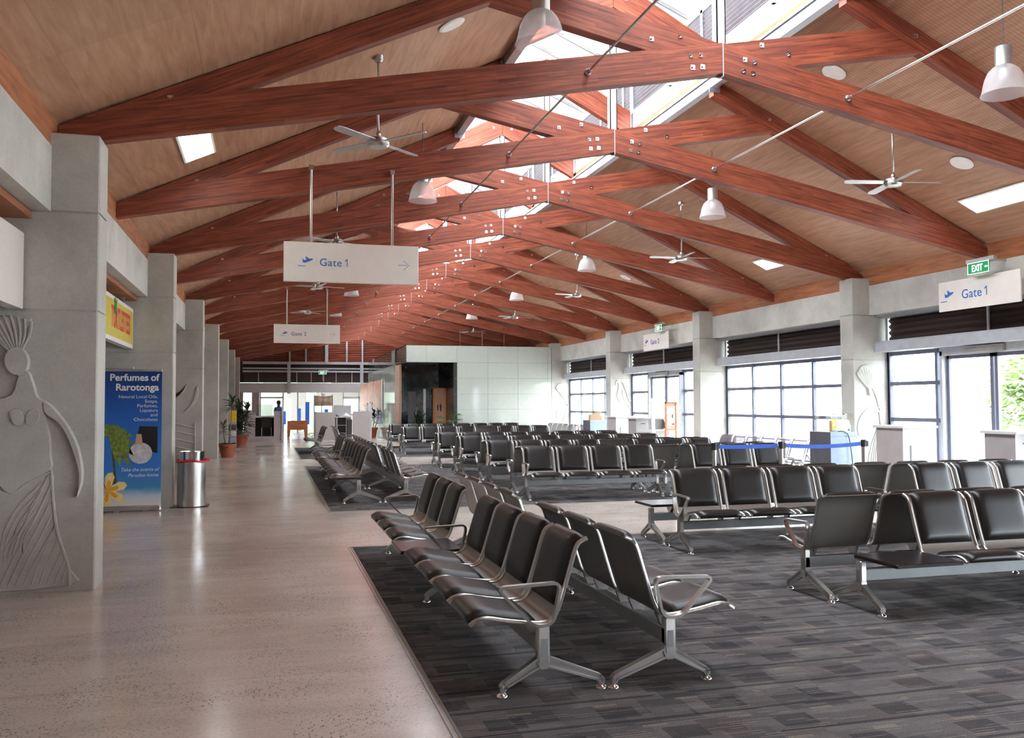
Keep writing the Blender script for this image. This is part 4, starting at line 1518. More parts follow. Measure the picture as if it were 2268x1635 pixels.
raised(mb, sh(smooth_poly([(11.44, 1.82), (11.55, 1.86), (11.62, 1.6), (11.62, 1.4), (11.5, 1.0), (11.4, 0.6), (11.33, 0.6), (11.46, 1.05), (11.56, 1.4), (11.54, 1.66)], 3)), 0.02, 0.004)
mb.obj('relief_figure', 'relief', root)
# crescent and waves on the third left column
root, yf = cols[('left', 2)]
lx = root.location.x
mb = MB()
raised(mb, sh(smooth_poly([(-1.58, 2.02), (-1.545, 1.87), (-1.60, 1.68), (-1.72, 1.52), (-1.88, 1.41), (-1.74, 1.57), (-1.65, 1.74)], 3)), 0.05)
mb.obj('relief_crescent', 'relief', root)
mb = MB()
raised(mb, sh(smooth_poly([(-2.1, 1.74), (-1.95, 1.84), (-1.80, 2.06), (-1.86, 1.88), (-1.98, 1.76)], 3)), 0.05)
mb.obj('relief_crescent', 'relief', root)
mb = MB()
for i in range(6):
    z = 1.14 - 0.17 * i
    ridge(mb, sh([(-2.2, z), (-2.0, z + 0.03), (-1.8, z - 0.02), (-1.62, z - 0.06)]), 0.014)
ridge(mb, sh([(-1.62, 1.2), (-1.61, 0.6), (-1.62, 0.05)]), 0.012)
mb.obj('relief_waves', 'relief', root)

# ================================================================== LEFT AISLE THINGS
# roll-up banner
t = NT('banner_print')
tc = t.N('ShaderNodeTexCoord')
sp_ = t.N('ShaderNodeSeparateXYZ')
t.L(tc.outputs['Object'], sp_.inputs[0])
z01 = t.math('DIVIDE', sp_.outputs[2], 2.05)
t.color(t.ramp(t.math('ADD', z01, t.math('MULTIPLY', t.noise(t.coords((1, 1, 3)), 3, 3), 0.06)), [(0.06, srgb(236, 228, 220)), (0.14, srgb(196, 214, 226)), (0.2, srgb(70, 140, 196)), (0.32, srgb(52, 126, 204)), (0.75, srgb(30, 92, 176)), (1.0, srgb(16, 56, 124))]))
t.props(0.35)
M['bannerprint'] = t.m
root = thing('rollup_banner', 'blue roll-up banner advertising perfumes of Rarotonga, standing before a column', 'banner', (-2.0, 14.50, 0))
MB().bbox(-0.425, 0.425, -0.09, 0.09, 0.015, 0.085, 0.02).obj('base', 'alu', root)
for s in (-0.2, 0.2):
    MB().bbox(s - 0.03, s + 0.03, -0.14, 0.14, 0.0, 0.018, 0.005).obj('foot', 'alu', root)
MB().box(-0.415, 0.415, -0.004, 0.0, 0.08, 2.12).obj('panel', 'bannerprint', root)
MB().bbox(-0.42, 0.42, -0.012, 0.012, 2.11, 2.145, 0.006).obj('top_rail', 'alu', root)
MB().lathe([(0.008, 0.03), (0.008, 2.18)], (0.0, 0.05, 0), 8).obj('pole', 'alu', root)
def btext(body, size, x, z, line=1.0, **kw):
    kw.setdefault('extrude', 0.0008)
    kw.setdefault('word', 0.77)
    if '\n' in body:
        for i, b in enumerate(body.split('\n')):
            btext(b.strip(), size, x, z - i * size * line, **kw)
        return
    link('lettering', text_mesh(body, size, 'white', align='RIGHT', **kw), root, (x, -0.005, z), RX90)
btext('Perfumes of\nRarotonga', 0.145, 0.37, 1.97, bold=0.0035, line=1.02)
btext('Natural Local Oils,\nSoaps,\nPerfumes,\nLiqueurs\nand \nChocolates', 0.068, 0.36, 1.705, line=1.02, sx=1.1)
btext('Take the scents of\nParadise home', 0.074, 0.375, 0.60, line=1.15, shear=0.35)
def flat(name, poly, mat, y=-0.0055, z=0, x=0):
    return MB().prism(poly, 'y', y, y + 0.0012).obj(name, mat, root, (x, 0, z))
M['palmprint'] = plain('palm_print', (120, 140, 60), 0.4, var=0.3, scale=20)
M['palmdark'] = plain('palm_print_dark', (86, 82, 44), 0.4, var=0.3, scale=20)
M['petal'] = plain('petal_print', (250, 226, 160), 0.4, var=0.1, scale=12)
M['petalheart'] = plain('petal_heart_print', (244, 176, 30), 0.4, var=0.1)
M['glassprint'] = plain('bottle_print', (206, 204, 206), 0.35, var=0.15, scale=14)
mb = MB()
cx, cz = -0.30, 1.12
for i, (a, L_) in enumerate([(100, .36), (75, .36), (50, .34), (28, .36), (5, .34), (-22, .36), (-45, .4), (-65, .34), (125, .3)]):
    a = math.radians(a)
    p = [(cx + math.cos(a) * L_ * t_ - math.sin(a) * w, cz + math.sin(a) * L_ * t_ + math.cos(a) * w - 0.22 * t_ * t_ * L_ * 2) for t_, w in ((0, 0.02), (0.3, 0.06), (0.7, 0.05), (1, 0), (0.7, -0.055), (0.3, -0.05), (0, -0.02))]
    p = [(max(-0.412, q[0]), q[1]) for q in p]
    mb.prism(p, 'y', -0.0056 - 0.0002 * i, -0.0046 - 0.0002 * i)
mb.obj('palm_picture', 'palmprint', root)
MB().prism([(-0.30, 1.05), (-0.27, 1.05), (-0.225, 0.62), (-0.20, 0.36), (-0.255, 0.36), (-0.255, 0.62)], 'y', -0.0056, -0.0046).obj('palm_picture', 'palmdark', root)
mb, mc = MB(), MB()
fx, fz = -0.335, 0.31
for i, a in enumerate((20, 80, 150, 265, 325)):
    a = math.radians(a)
    def pt(u_, v_):
        return (max(-0.413, fx + math.cos(a) * u_ - math.sin(a) * v_), max(0.088, fz + math.sin(a) * u_ + math.cos(a) * v_))
    mb.prism([pt(0.0, 0), pt(0.1, 0.06), pt(0.2, 0.075), pt(0.27, 0.04), pt(0.285, -0.02), pt(0.22, -0.06), pt(0.1, -0.045)], 'y', -0.0066 - 0.0002 * i, -0.0056 - .0002 * i)
    mc.prism([pt(0.0, 0), pt(0.06, 0.03), pt(0.14, 0.03), pt(0.17, 0.0), pt(0.13, -0.03), pt(0.05, -0.02)], 'y', -0.0082 - .0001 * i, -0.0076 - .0001 * i)
mb.obj('flower_picture', 'petal', root)
mc.obj('flower_picture', 'petalheart', root)
flat('box_picture', [(0.1, 1.28), (0.36, 1.27), (0.36, 0.87), (0.25, 0.89), (0.07, 1.12)], 'black')
flat('bottle_picture', ell(0.12, 0.87, 0.165, 0.16, 0, 26), 'glassprint', -0.0066)
flat('bottle_picture', [(0.04, 1.0), (0.15, 1.0), (0.13, 1.16), (0.06, 1.16)], 'beige', -0.0070)
# litter bin
root = thing('litter_bin', 'round stainless steel litter bin with red liner rim, beside the banner', 'bin', (-1.18, 14.92, 0))
MB().lathe([(0.215, 0.012), (0.215, 0.70)], seg=36).obj('body', 'steel', root, smooth=True)
MB().lathe([(0.19, 0.70), (0.195, 0.86), (0.175, 0.865), (0.17, 0.75), (0.02, 0.74)], seg=36, caps=False).obj('lid_ring', 'chrome', root, smooth=True)
mb = MB()
pts = [(0.222 * math.cos(a) * (1 + 0.04 * math.sin(5 * a)), 0.222 * math.sin(a) * (1 + 0.04 * math.sin(5 * a)), 0.715 + 0.012 * math.sin(3 * a)) for a in [2 * PI * i / 40 for i in range(40)]]
mb.tube(pts, 0.018, 6, closed=True)
mb.lathe([(0.03, 0), (0.035, 0.03), (0.02, 0.05)], (0.235, 0.03, 0.70), 8)
mb.obj('red_liner', 'red', root, smooth=True)
MB().lathe([(0.21, 0.0), (0.21, 0.014)], seg=24).box(-0.30, 0.26, -0.2, 0.2, 0, 0.008).obj('base_mat', 'black', root)
# pot plants
def leaf_blade(mb, base, ang, tilt, L_, w, droop=0.5, n=5):
    ca, sa = math.cos(ang), math.sin(ang)
    up_ = []
    for i in range(n + 1):
        t_ = i / n
        r_ = L_ * t_ * math.cos(tilt)
        h = L_ * t_ * math.sin(tilt) - droop * L_ * t_ * t_
        ww = w * (math.sin(PI * min(1, 0.12 + 0.88 * t_)) ** 0.8) * (0.5 if i == 0 else 1) if i < n else 0.002
        c_ = Vector((base[0] + ca * r_, base[1] + sa * r_, base[2] + h))
        sd = Vector((-sa, ca, 0)) * ww
        up_.append((c_ - sd, c_ + Vector((0, 0, -ww * 0.4)), c_ + sd))
    vs = [v for tr in up_ for v in tr]
    fs = []
    for i in range(n):
        for k in (0, 1):
            fs.append((i * 3 + k, i * 3 + k + 1, i * 3 + k + 4, i * 3 + k + 3))
    mb.add(vs, fs)
def pot(root, r_, h):
    MB().lathe([(r_ * 0.68, 0), (r_ * 0.92, h * 0.84), (r_ * 1.04, h * 0.84), (r_ * 1.04, h), (r_ * 0.93, h), (r_ * 0.9, h * 0.9)], seg=28, caps=False).lathe([(0, 0.002), (r_ * .68, 0.002)], seg=28, caps=False).obj('pot', 'terracotta', root, smooth=True)
    MB().lathe([(0.0, h * 0.9), (r_ * 0.9, h * 0.9)], seg=28, caps=False).obj('soil', 'soil', root)
def plant(name, lab, loc, r_, ph, stems, mat='leaf', extra=None):
    root = thing(name, lab, 'plant', loc, 0)
    pot(root, r_, ph)
    ms, ml = MB(), MB()
    for (dx, dy, h, nl, L_, w, crown) in stems:
        top = (dx, dy, h)
        ms.tube([(dx * 0.4, dy * 0.4, ph * 0.88), (dx * 0.8, dy * 0.7, h * 0.6), top], [0.02, 0.016, 0.012], 7)
        for i in range(nl):
            t_ = i / max(1, nl - 1)
            z = h - crown * (1 - t_)
            leaf_blade(ml, (dx, dy, z), i * 2.4 + random.random(), 0.15 + 1.15 * t_ * random.uniform(0.6, 1.1), L_ * random.uniform(0.75, 1.1), w, random.uniform(0.25, 0.6))
    ms.obj('stem', 'stem', root, smooth=True)
    ml.obj('foliage', mat, root)
    if extra:
        extra(root)
    return root
def lowleaves(root):
    ml = MB()
    for i in range(26):
        leaf_blade(ml, (random.uniform(-.12, .22), random.uniform(-.1, .1), 0.36), random.random() * 6.28, random.uniform(0.1, 0.9), 0.3, 0.035, 0.6)
    ml.obj('undergrowth', 'leaf', root)
plant('potted_dracaena', 'tall thin dracaena in terracotta pot, nearest plant on the left side', (-1.23, 28.6, 0), 0.27, 0.40,
      [(0.12, 0.0, 1.72, 44, 0.52, 0.024, 0.3), (-0.13, 0.05, 0.98, 24, 0.42, 0.02, 0.3)], 'leaf', lowleaves)
plant('potted_palm', 'bushy dark plant in wide terracotta pot behind the thin dracaena', (-1.12, 37.0, 0), 0.34, 0.40,
      [(random.uniform(-.3, .3), random.uniform(-.2, .2), random.uniform(1.0, 1.65), 26, 0.5, 0.035, 0.8) for _ in range(9)], 'leaf')
plant('potted_dracaena', 'leafy dracaena in terracotta pot beside the right-hand booth', (4.72, 42.6, 0), 0.27, 0.48,
      [(-0.1, 0, 1.5, 40, 0.45, 0.04, 0.5), (0.12, 0.1, 1.2, 34, 0.45, 0.04, 0.5), (0.3, -0.05, 1.25, 20, 0.35, 0.03, 0.3)], 'leaf')
root = plant('potted_fan_palm', 'bright green fan palm in front of the dark office doorway', (6.72, 33.81, 0), 0.17, 0.32, [(0, 0, 0.5, 3, 0.3, 0.03, .1)], 'leafpale')
mb = MB()
for a0, hgt, rr_ in ((0.5, 1.15, 0.5), (2.6, 1.05, 0.45), (1.4, 0.9, 0.35), (-0.4, 0.95, .4), (3.4, 0.85, .4)):
    hx, hy = math.cos(a0) * rr_ * 0.5, math.sin(a0) * rr_ * 0.2
    mb.tube([(0, 0, 0.3), (hx * 0.6, hy, hgt * 0.7), (hx, hy, hgt)], 0.008, 5)
    for j in range(11):
        a = a0 + (j - 5) * 0.24
        leaf_blade(mb, (hx, hy, hgt), a if abs(math.cos(a0)) > 0 else a, 0.5 - abs(j - 5) * 0.05, 0.42, 0.018, 0.35, 3)
mb.obj('fronds', 'leafpale', root)

# brochure rack with yellow header between the plants
root = thing('brochure_rack', 'brochure rack with yellow header between the two left plants', 'rack', (-1.25, 33.0, 0))
MB().box(-0.13, 0.13, 0.0, 0.03, 0.0, 1.42).obj('back_board', 'greyframe', root)
MB().box(-0.12, 0.12, -0.02, 0.0, 0.98, 1.41).obj('header', 'yellow', root)
for i in range(3):
    MB().prism([(-0.12, 0.25 + 0.24 * i), (0, 0.22 + 0.24 * i), (0, 0.42 + 0.24 * i), (-0.02, 0.42 + 0.24 * i), (-0.11, 0.37 + 0.24 * i)], 'x', -0.12, 0.12).obj('pocket', ['kioskblue', 'white', 'kioskdark'][i], root)
MB().box(-0.22, 0.22, -0.16, 0.16, 0, 0.03).obj('base', 'greyframe', root)

# ================================================================== GATE FURNITURE
def gate_set(g, oy, ref):
    # waist-high counter with speckled front panel
    root = thing('gate_counter', 'pale counter with speckled front panel %s' % ref[0], 'counter', (10.42, 12.8 + oy, 0), 0, 'pale gate counters')
    MB().box(-0.31, 0.31, -0.32, 0.34, 0.06, 1.16).box(-0.27, 0.27, -0.28, 0.3, 0, 0.06).obj('body', 'counter', root)
    MB().box(-0.316, -0.31, -0.32, 0.34, 0.06, 1.16).obj('side_panel', 'counterside', root)  # side in shade, painted darker than the front
    MB().bbox(-0.36, 0.34, -0.38, 0.38, 1.16, 1.20, 0.006).obj('worktop', 'counter', root)
    MB().bbox(-0.17, 0.24, -0.345, -0.32, 0.2, 0.88, 0.01).obj('front_panel', 'textured', root)
    root = thing('gate_counter', 'pale counter with slot and open niche %s' % ref[1], 'counter', (10.0, 9.86 + oy, 0), 0, 'pale gate counters')
    MB().box(-0.47, -0.43, -0.26, 0.26, 0, 1.16).box(-0.43, -0.1, -0.24, 0.26, 0.88, 1.16).box(-0.1, 0.5, 0.1, 0.26, 0.88, 1.16).box(-0.43, 0.5, -0.2, 0.26, 0, 0.82).box(-0.43, 0.5, -0.26, 0.26, 0.82, 0.88).obj('body', 'counter', root)
    MB().box(-0.476, -0.47, -0.26, 0.26, 0, 1.16).obj('side_panel', 'counterside', root)  # shade of the left face put into its colour
    MB().prism([(-0.24, 0.89), (0.1, 0.89), (0.1, 1.16)], 'x', 0.47, 0.5).obj('end_panel', 'counterside', root)
    MB().bbox(-0.52, 0.54, -0.32, 0.30, 1.16, 1.20, 0.006).obj('worktop', 'counter', root)
    MB().box(-0.33, -0.2, -0.246, -0.24, 1.03, 1.045).obj('slot', 'black', root)
    # boarded kiosk with clear box on top
    root = thing('kiosk_plinth', 'boarded plinth, dark left side and pale blue front, %s' % ref[2], 'plinth', (10.17, 14.45 + oy, 0), 0, 'boarded plinths')
    MB().box(-0.28, 0.28, -0.32, 0.32, 0, 1.05).obj('body', 'kioskblue', root)
    MB().box(-0.286, -0.28, -0.32, 0.32, 0, 1.05).obj('side_board', 'kioskdark', root)
    MB().box(-0.288, 0.282, -0.324, -0.32, 0.965, 0.968).obj('rail', 'kioskdark', root)
    b = thing('acrylic_box', 'clear acrylic box on the boarded plinth %s' % ref[2], 'display box', (10.17, 14.40 + oy, 1.05), 0, 'acrylic boxes')
    MB().box(-0.25, 0.25, -0.25, -0.244, 0.0, 0.34).box(-0.25, 0.25, 0.244, 0.25, 0, 0.34).box(-0.25, -0.244, -0.244, 0.244, 0, 0.34).box(0.244, 0.25, -0.244, 0.244, 0, 0.34).obj('wall', 'acrylic', b)
    for x in (-0.2, 0.02):
        MB().box(x - 0.015, x + 0.015, -0.256, -0.25, 0.315, 0.335).obj('clip', 'black', b)
    if g == 1:
        p = thing('printed_card', 'yellow printed card with blue top inside the acrylic box', 'card', (10.03, 14.22, 1.05), 0.15)
        MB().box(-0.055, 0.055, -0.004, 0.004, 0.02, 0.29).obj('panel', 'yellow', p)
        MB().box(-0.055, 0.055, -0.006, -0.004, 0.235, 0.29).obj('heading', 'blue', p)
        MB().box(-0.055, -0.03, -0.007, -0.006, 0.24, 0.285).obj('heading', 'red', p)
        MB().box(-0.055, 0.055, -0.006, -0.004, 0.02, 0.05).obj('footer', 'kioskblue', p)
        MB().prism(ell(-0.01, 0.13, 0.03, 0.03, 0, 12), 'y', -0.006, -0.004).obj('picture', 'white', p)
        MB().box(-0.06, 0.06, -0.04, 0.05, 0, 0.02).obj('stand', 'acrylic', p)
        p = thing('label_printer', 'small white printer inside the acrylic box', 'printer', (10.27, 14.32, 1.05), 0)
        MB().prism([(-0.12, 0), (0.12, 0), (0.12, 0.16), (0.04, 0.23), (-0.07, 0.21), (-0.12, 0.1)], 'x', -0.1, 0.1).obj('body', 'white', p)
        MB().box(-0.08, 0.09, -0.124, -0.12, 0.015, 0.06).obj('control_panel', 'greyframe', p)
        MB().box(0.04, 0.07, -0.127, -0.124, 0.025, 0.05).obj('button', 'black', p)
        p = thing('cardboard_box', 'small brown cardboard box behind the printer in the acrylic box', 'box', (10.30, 14.54, 1.05), 0)
        MB().box(-0.1, 0.1, -0.07, 0.07, 0, 0.20).obj('body', 'beige', p)
        MB().box(-0.1, 0.1, -0.072, 0.072, 0.20, 0.204).obj('flap', 'cloth', p)
        c_ = MB().tube([(-0.12, -0.315, 0.012), (-0.02, -0.33, 0.016), (0.06, -0.345, -0.03), (0.09, -0.36, -0.14), (0.12, -0.37, -0.4), (0.15, -0.39, -0.8), (0.18, -0.42, -1.04)], 0.008, 7).obj('power_cable', 'black', None, (10.17, 14.45, 1.05), smooth=True)
        tag(c_, 'dark cable hanging down the front of the pale blue plinth', 'cable')
    else:
        p = thing('cardboard_box', 'flat brown box inside the acrylic box at the far gate', 'box', (10.17, 14.42 + oy, 1.05), 0)
        MB().box(-0.2, 0.2, -0.1, 0.1, 0, 0.16).obj('body', 'beige', p)
        MB().prism([(-0.2, 0.16), (0.12, 0.16), (0.2, 0.28), (0.16, 0.28)], 'y', -0.1, 0.1).obj('flap', 'cloth', p)
gate_set(1, 0, ('in front of the Gate 1 column', 'under the Gate 1 sign', 'by the blue belt at Gate 1'))
gate_set(2, 12.6, ('at the far gate', 'at the far gate beside the wooden notice stand', 'at the far gate'))
# queue posts with belts
posts = [(6.33, 11.87), (7.47, 11.91), (8.99, 12.0)]
for i, (x, y) in enumerate(posts):
    root = thing('queue_post', '%s barrier post of the blue belt, %s' % (['left', 'middle', 'right'][i], ['among the bench backs', 'before the steel benches', 'in front of the carved column'][i]), 'barrier post', (x, y, 0), 0, 'belt barrier posts')
    MB().lathe([(0.17, 0), (0.17, 0.012), (0.05, 0.035), (0.032, 0.04)], seg=24).obj('base', 'black', root, smooth=True)
    MB().lathe([(0.032, 0.035), (0.032, 0.90)], seg=18).obj('pole', 'steel', root, smooth=True)
    MB().lathe([(0.042, 0.90), (0.042, 1.0), (0.036, 1.008)], seg=18).bbox(0.03, 0.07, -0.03, 0.03, 0.905, 0.99, 0.006).obj('head', 'black', root, smooth=True)
    if i < 2:
        dx, dy = posts[i + 1][0] - x, posts[i + 1][1] - y
        n, vs, fs = 10, [], []
        for j in range(n + 1):
            t_ = j / n
            sag = -0.03 * 4 * t_ * (1 - t_) * (1 if i else 0.3)
            for z in (0.918, 0.978):
                for o_ in (-0.001, 0.001):
                    vs.append((0.06 + (dx - 0.115) * t_, dy * t_ + o_, z + sag))
        for j in range(n):
            a = j * 4
            for k, l in ((0, 1), (1, 3), (3, 2), (2, 0)):
                fs.append((a + k, a + l, a + 4 + l, a + 4 + k))
        MB().add(vs, fs).obj('belt', 'belt', root)
# wooden notice stand
root = thing('notice_stand', 'tall wooden framed notice stand at the far gate', 'notice stand', (10.12, 21.3, 0))
MB().box(-0.165, -0.13, -0.02, 0.02, 0.05, 1.62).box(0.13, 0.165, -0.02, 0.02, 0.05, 1.62).box(-0.165, 0.165, -0.02, 0.02, 1.58, 1.62).box(-0.13, 0.13, -.02, .02, .88, .91).obj('frame', 'orangewood', root)
MB().box(-0.13, 0.13, -0.008, 0.008, 0.9, 1.58).obj('notice_board', 'cloth', root)
MB().box(-0.11, 0.11, -0.012, -0.008, 1.0, 1.5).obj('notice', 'white', root)
MB().box(0.02, 0.06, -0.014, -0.012, 1.2, 1.3).obj('picture', 'kioskdark', root)
MB().box(0.02, 0.10, -0.014, -0.012, 1.02, 1.06).obj('picture', 'red', root)
for s in (-0.148, 0.148):
    MB().box(s - 0.018, s + 0.018, -0.28, 0.28, 0, 0.06).obj('foot', 'orangewood', root)
MB().box(-0.13, 0.13, -0.02, 0.02, 0.62, 0.66).obj('rail', 'orangewood', root)
root = thing('tall_board', 'tall narrow white board leaning beside the wooden notice stand', 'board', (9.92, 21.9, 0), 0)
MB().prism([(-0.045, 0), (0.045, 0), (0.0, 1.72), (-0.09, 1.72)], 'y', -0.015, 0.015).obj('panel', 'white', root)
MB().box(-0.09, 0.09, -0.12, 0.12, 0, 0.02).obj('foot', 'alu', root)

# ================================================================== GLAZED OFFICE
GY = 34.0
of = thing('glazed_office', 'white glass-panelled office box with dark corner doorway, behind the last benches', 'office', (5.08, GY, 0))
PX = [1.99, 3.23, 4.46, 5.70, 5.86]
rows_z = [(0.02, 0.76), (0.765, 1.37), (1.375, 1.97), (1.975, 2.59), (2.595, 3.21)]
for i in range(4):
    for (z0_, z1_) in rows_z:
        MB().box(PX[i] + 0.004, PX[i + 1] - 0.004, 0.0, 0.02, z0_, z1_).obj('glass_panel', 'gpanel', of)
fx_ = [0.0, 0.78, 1.99, 3.23, 4.46, 5.70, 5.86]
for i in range(6):
    MB().box(fx_[i] + 0.003, fx_[i + 1] - 0.003, 0.0, 0.02, 3.215, 3.86).obj('fascia_panel', 'gpanel', of)
MB().box(1.99, 5.86, 0.02, 0.15, 0, 3.84).box(0.02, 1.99, 0.02, 0.15, 3.22, 3.84).obj('core_wall', 'darkwall', of)
mb = MB()
for x in PX[:-1] + [0.06, 0.78]:
    for z in (0.9, 1.37, 1.97, 2.59, 3.21, 3.3, 3.8):
        if x < 1.9 and z < 3.25:
            continue
        for s in (-0.05, 0.05):
            mb.lathe([(0.012, 0), (0.012, 0.01)], (0, 0, 0), 6) if False else mb.box(x + s - 0.009, x + s + 0.009, -0.006, 0, z - 0.009, z + 0.009)
mb.obj('panel_fixing', 'alu', of)
MB().box(1.85, 1.99, 0.0, 1.6, 0, 3.21).obj('doorway_return', 'darkwall', of)
# recess behind the corner doorway
MB().box(0.0, 2.1, 1.6, 1.7, 0, 3.21).obj('recess_wall', 'darkglass', of)
MB().box(-0.02, 2.0, 0.0, 1.6, 3.19, 3.215).obj('recess_soffit', 'darkwall', of)
MB().box(0.3, 0.62, 1.55, 1.6, 0, 2.1).obj('dark_pane', 'kioskdark', of)
MB().box(0.92, 1.02, 1.54, 1.6, 0, 2.2).obj('door_frame', 'alu', of)
of_d = MB().box(1.35, 1.78, 1.5, 1.58, 0, 2.2).obj('door', 'beige', of)
MB().box(1.30, 1.36, 1.46, 1.6, 0, 2.24).box(1.78, 1.84, 1.46, 1.6, 0, 2.24).box(1.30, 1.84, 1.46, 1.6, 2.18, 2.24).obj('door_frame', 'orangewood', of)
# washroom pictogram figures on the door
for cx_, s in ((1.5, 0.8), (1.62, 1.0)):
    MB().prism(ell(cx_, 1.45 + 0.14 * s, 0.022 * s, 0.022 * s, 0, 12), 'y', 1.49, 1.5).prism([(cx_ - 0.04 * s, 1.45 + 0.1 * s), (cx_ + 0.04 * s, 1.45 + 0.1 * s), (cx_ + 0.03 * s, 1.45 - 0.02 * s), (cx_ + 0.02 * s, 1.45 - 0.16 * s), (cx_ - 0.02 * s, 1.45 - 0.16 * s), (cx_ - 0.03 * s, 1.45 - 0.02 * s)], 'y', 1.49, 1.5).obj('pictogram', 'black', of)
MB().box(0.0, 0.02, 1.5, 3.2, 0, 3.2).obj('corner_panel', 'beige', of)
# side of the office along the hall
mb = MB()
for i in range(8):
    mb.box(-0.015, 0.0, 0.0 + i * 1.7 + 0.004, (i + 1) * 1.7 - 0.004, 3.24, 3.87)
mb.obj('side_fascia_glass', 'tint', of)
MB().box(0.02, 0.06, 3.2, 13.6, 3.2, 3.86).obj('side_fascia_core', 'counterside', of)
mb = MB()
for i in range(1, 7):
    mb.box(-0.01, 0.005, 1.5 + i * 1.72 + 0.005, 1.5 + (i + 1) * 1.72 - 0.005, 0.02, 3.22)
mb.obj('side_glass', 'sidepanel', of)
mb = MB()
for i in range(0, 9):
    for z in (0.3, 0.6, 3.0, 3.3, 3.8):
        for s in (-0.05, 0.05):
            mb.box(-0.022, -0.012, 1.7 * i + s - 0.012, 1.7 * i + s + 0.012, z - 0.012, z + 0.012)
mb.obj('panel_fixing', 'alu', of)
MB().box(0.5, 0.6, 3.2, 13.6, 0, 3.2).obj('inner_wall', 'counter', of)
MB().box(0.0, 5.86, 0.15, 13.6, 3.84, 3.88).obj('roof_board', 'darkwall', of)
for x in (2.2, 3.1, 4.0):
    MB().lathe([(0.008, 3.86), (0.008, 4.5)], (x, 0.4, 0), 6).obj('hanger_rod', 'alu', of)
# plant reflection in the recess glass, built as a solid plant
plant('potted_palm', 'dark plant standing in for a plant reflection in the office doorway recess', (5.72, 34.9, 0), 0.26, 0.4,
      [(-0.15, 0, 1.05, 26, 0.5, 0.03, 0.5), (0.15, 0.05, 1.1, 26, 0.5, 0.03, 0.5), (0.0, -0.05, 0.9, 18, 0.45, 0.03, 0.4)], 'leaf')
# mural inside the side glass
t = NT('mural_paint')
f1 = t.noise(t.coords((1, 0.7, 0.9)), 1.1, 3, 0.5, 1.2)
f2 = t.noise(t.coords((1, 2.2, 1.1)), 1.6, 4, 0.6, 0.8)
ca_ = t.ramp(f1, [(0.3, srgb(60, 100, 160)), (0.42, srgb(206, 180, 140)), (0.5, srgb(226, 130, 70)), (0.58, srgb(206, 90, 90)), (0.68, srgb(120, 96, 140))])
cb_ = t.ramp(f2, [(0.3, srgb(110, 150, 140)), (0.5, srgb(240, 214, 170)), (0.7, srgb(220, 90, 60))])
t.color(t.mix(0.4, ca_, cb_))
t.props(0.5)
M['mural'] = t.m
root = thing('mural_painting', 'large colourful abstract mural along the side of the glass office', 'mural', (5.02, 46.2, 2.05))
MB().box(0.0, 0.03, -4.9, 4.9, -0.75, 0.68).obj('canvas', 'mural', root)
MB().box(-0.01, 0.03, -4.96, -4.9, -0.8, 0.72).box(-0.01, 0.03, 4.9, 4.96, -.8, .72).obj('frame', 'white', root)

# ================================================================== BOOTHS NEAR THE END WALL
root = thing('inspection_booth', 'left white booth with desk and chair niche near the end wall', 'booth', (-0.25, 41.2, 0))
MB().box(-0.82, -0.35, -0.5, 0.5, 0, 1.22).box(-0.82, -0.5, -0.45, .45, 1.22, 1.35).obj('side_wall', 'booth', root)
MB().box(0.45, 0.85, -0.5, 0.5, 0.0, 1.3).obj('side_wall', 'booth', root)
MB().box(0.78, 0.85, -0.6, -0.5, 0.0, 1.52).obj('end_post', 'white', root)
MB().bbox(-0.4, 0.5, -0.45, 0.5, 1.02, 1.08, 0.006).obj('desk_top', 'white', root)
MB().box(-0.35, 0.45, 0.4, 0.5, 0.0, 1.02).obj('modesty_panel', 'darkwall', root)
MB().box(-0.75, 0.6, -0.7, 0.5, 0.0, 0.18).obj('platform', 'booth', root)
MB().box(-0.3, 0.4, 0.3, 0.32, 1.08, 1.6).obj('screen', 'tint', root)
ch = thing('office_chair', 'black chair with steel legs inside the left booth', 'chair', (-0.12, 40.95, 0.18))
MB().bbox(-0.22, 0.22, -0.2, 0.2, 0.4, 0.46, 0.02).obj('seat', 'black', ch)
MB().prism([(-0.24, 0.42), (0.24, 0.42), (0.2, 0.86), (-0.2, 0.86)], 'y', -0.24, -0.19).obj('backrest', 'black', ch)
for sx in (-0.2, 0.2):
    for sy in (-0.18, 0.18):
        MB().lathe([(0.012, 0), (0.012, 0.42)], (sx, sy, 0), 8).obj('leg', 'chrome', ch)
root = thing('inspection_booth', 'right white booth with shelf desk between two tall boards', 'booth', (3.3, 41.4, 0))
MB().box(-1.2, -0.42, -0.3, -0.24, 0, 1.25).box(-1.28, -1.2, -0.3, 0.9, 0, 1.25).obj('side_wall', 'booth', root)
MB().box(0.38, 1.2, -0.3, -0.24, 0, 1.27).obj('side_wall', 'booth', root)
MB().box(1.2, 1.24, -0.34, 0.9, 0, 1.65).obj('end_post', 'white', root)
MB().box(-0.42, 0.38, 0.55, 0.6, 0.0, 1.55).obj('back_panel', 'counter', root)
MB().box(-0.42, 0.38, -0.28, 0.55, 0.99, 1.03).obj('desk_top', 'white', root)
MB().box(-0.3, 0.1, -0.1, 0.5, 0.3, 0.98).obj('cupboard', 'black', root)
MB().box(-0.3, 0.1, -0.12, 0.0, 0.62, 0.65).box(-0.32, -0.29, -0.12, 0.5, 0, 0.99).box(0.09, 0.12, -0.12, 0.5, 0, 0.99).obj('shelf_frame', 'counter', root)
MB().box(0.14, 0.36, -0.2, 0.4, 0.0, 0.9).obj('drawer_unit', 'kioskdark', root)
p = thing('paper_bundle', 'crumpled white paper bundle on the right booth desk', 'paper', (3.4, 41.3, 1.03))
mb = MB()
mb.lathe([(0.13, 0), (0.16, 0.04), (0.1, 0.1), (0.04, 0.16), (0.01, 0.17)], seg=9)
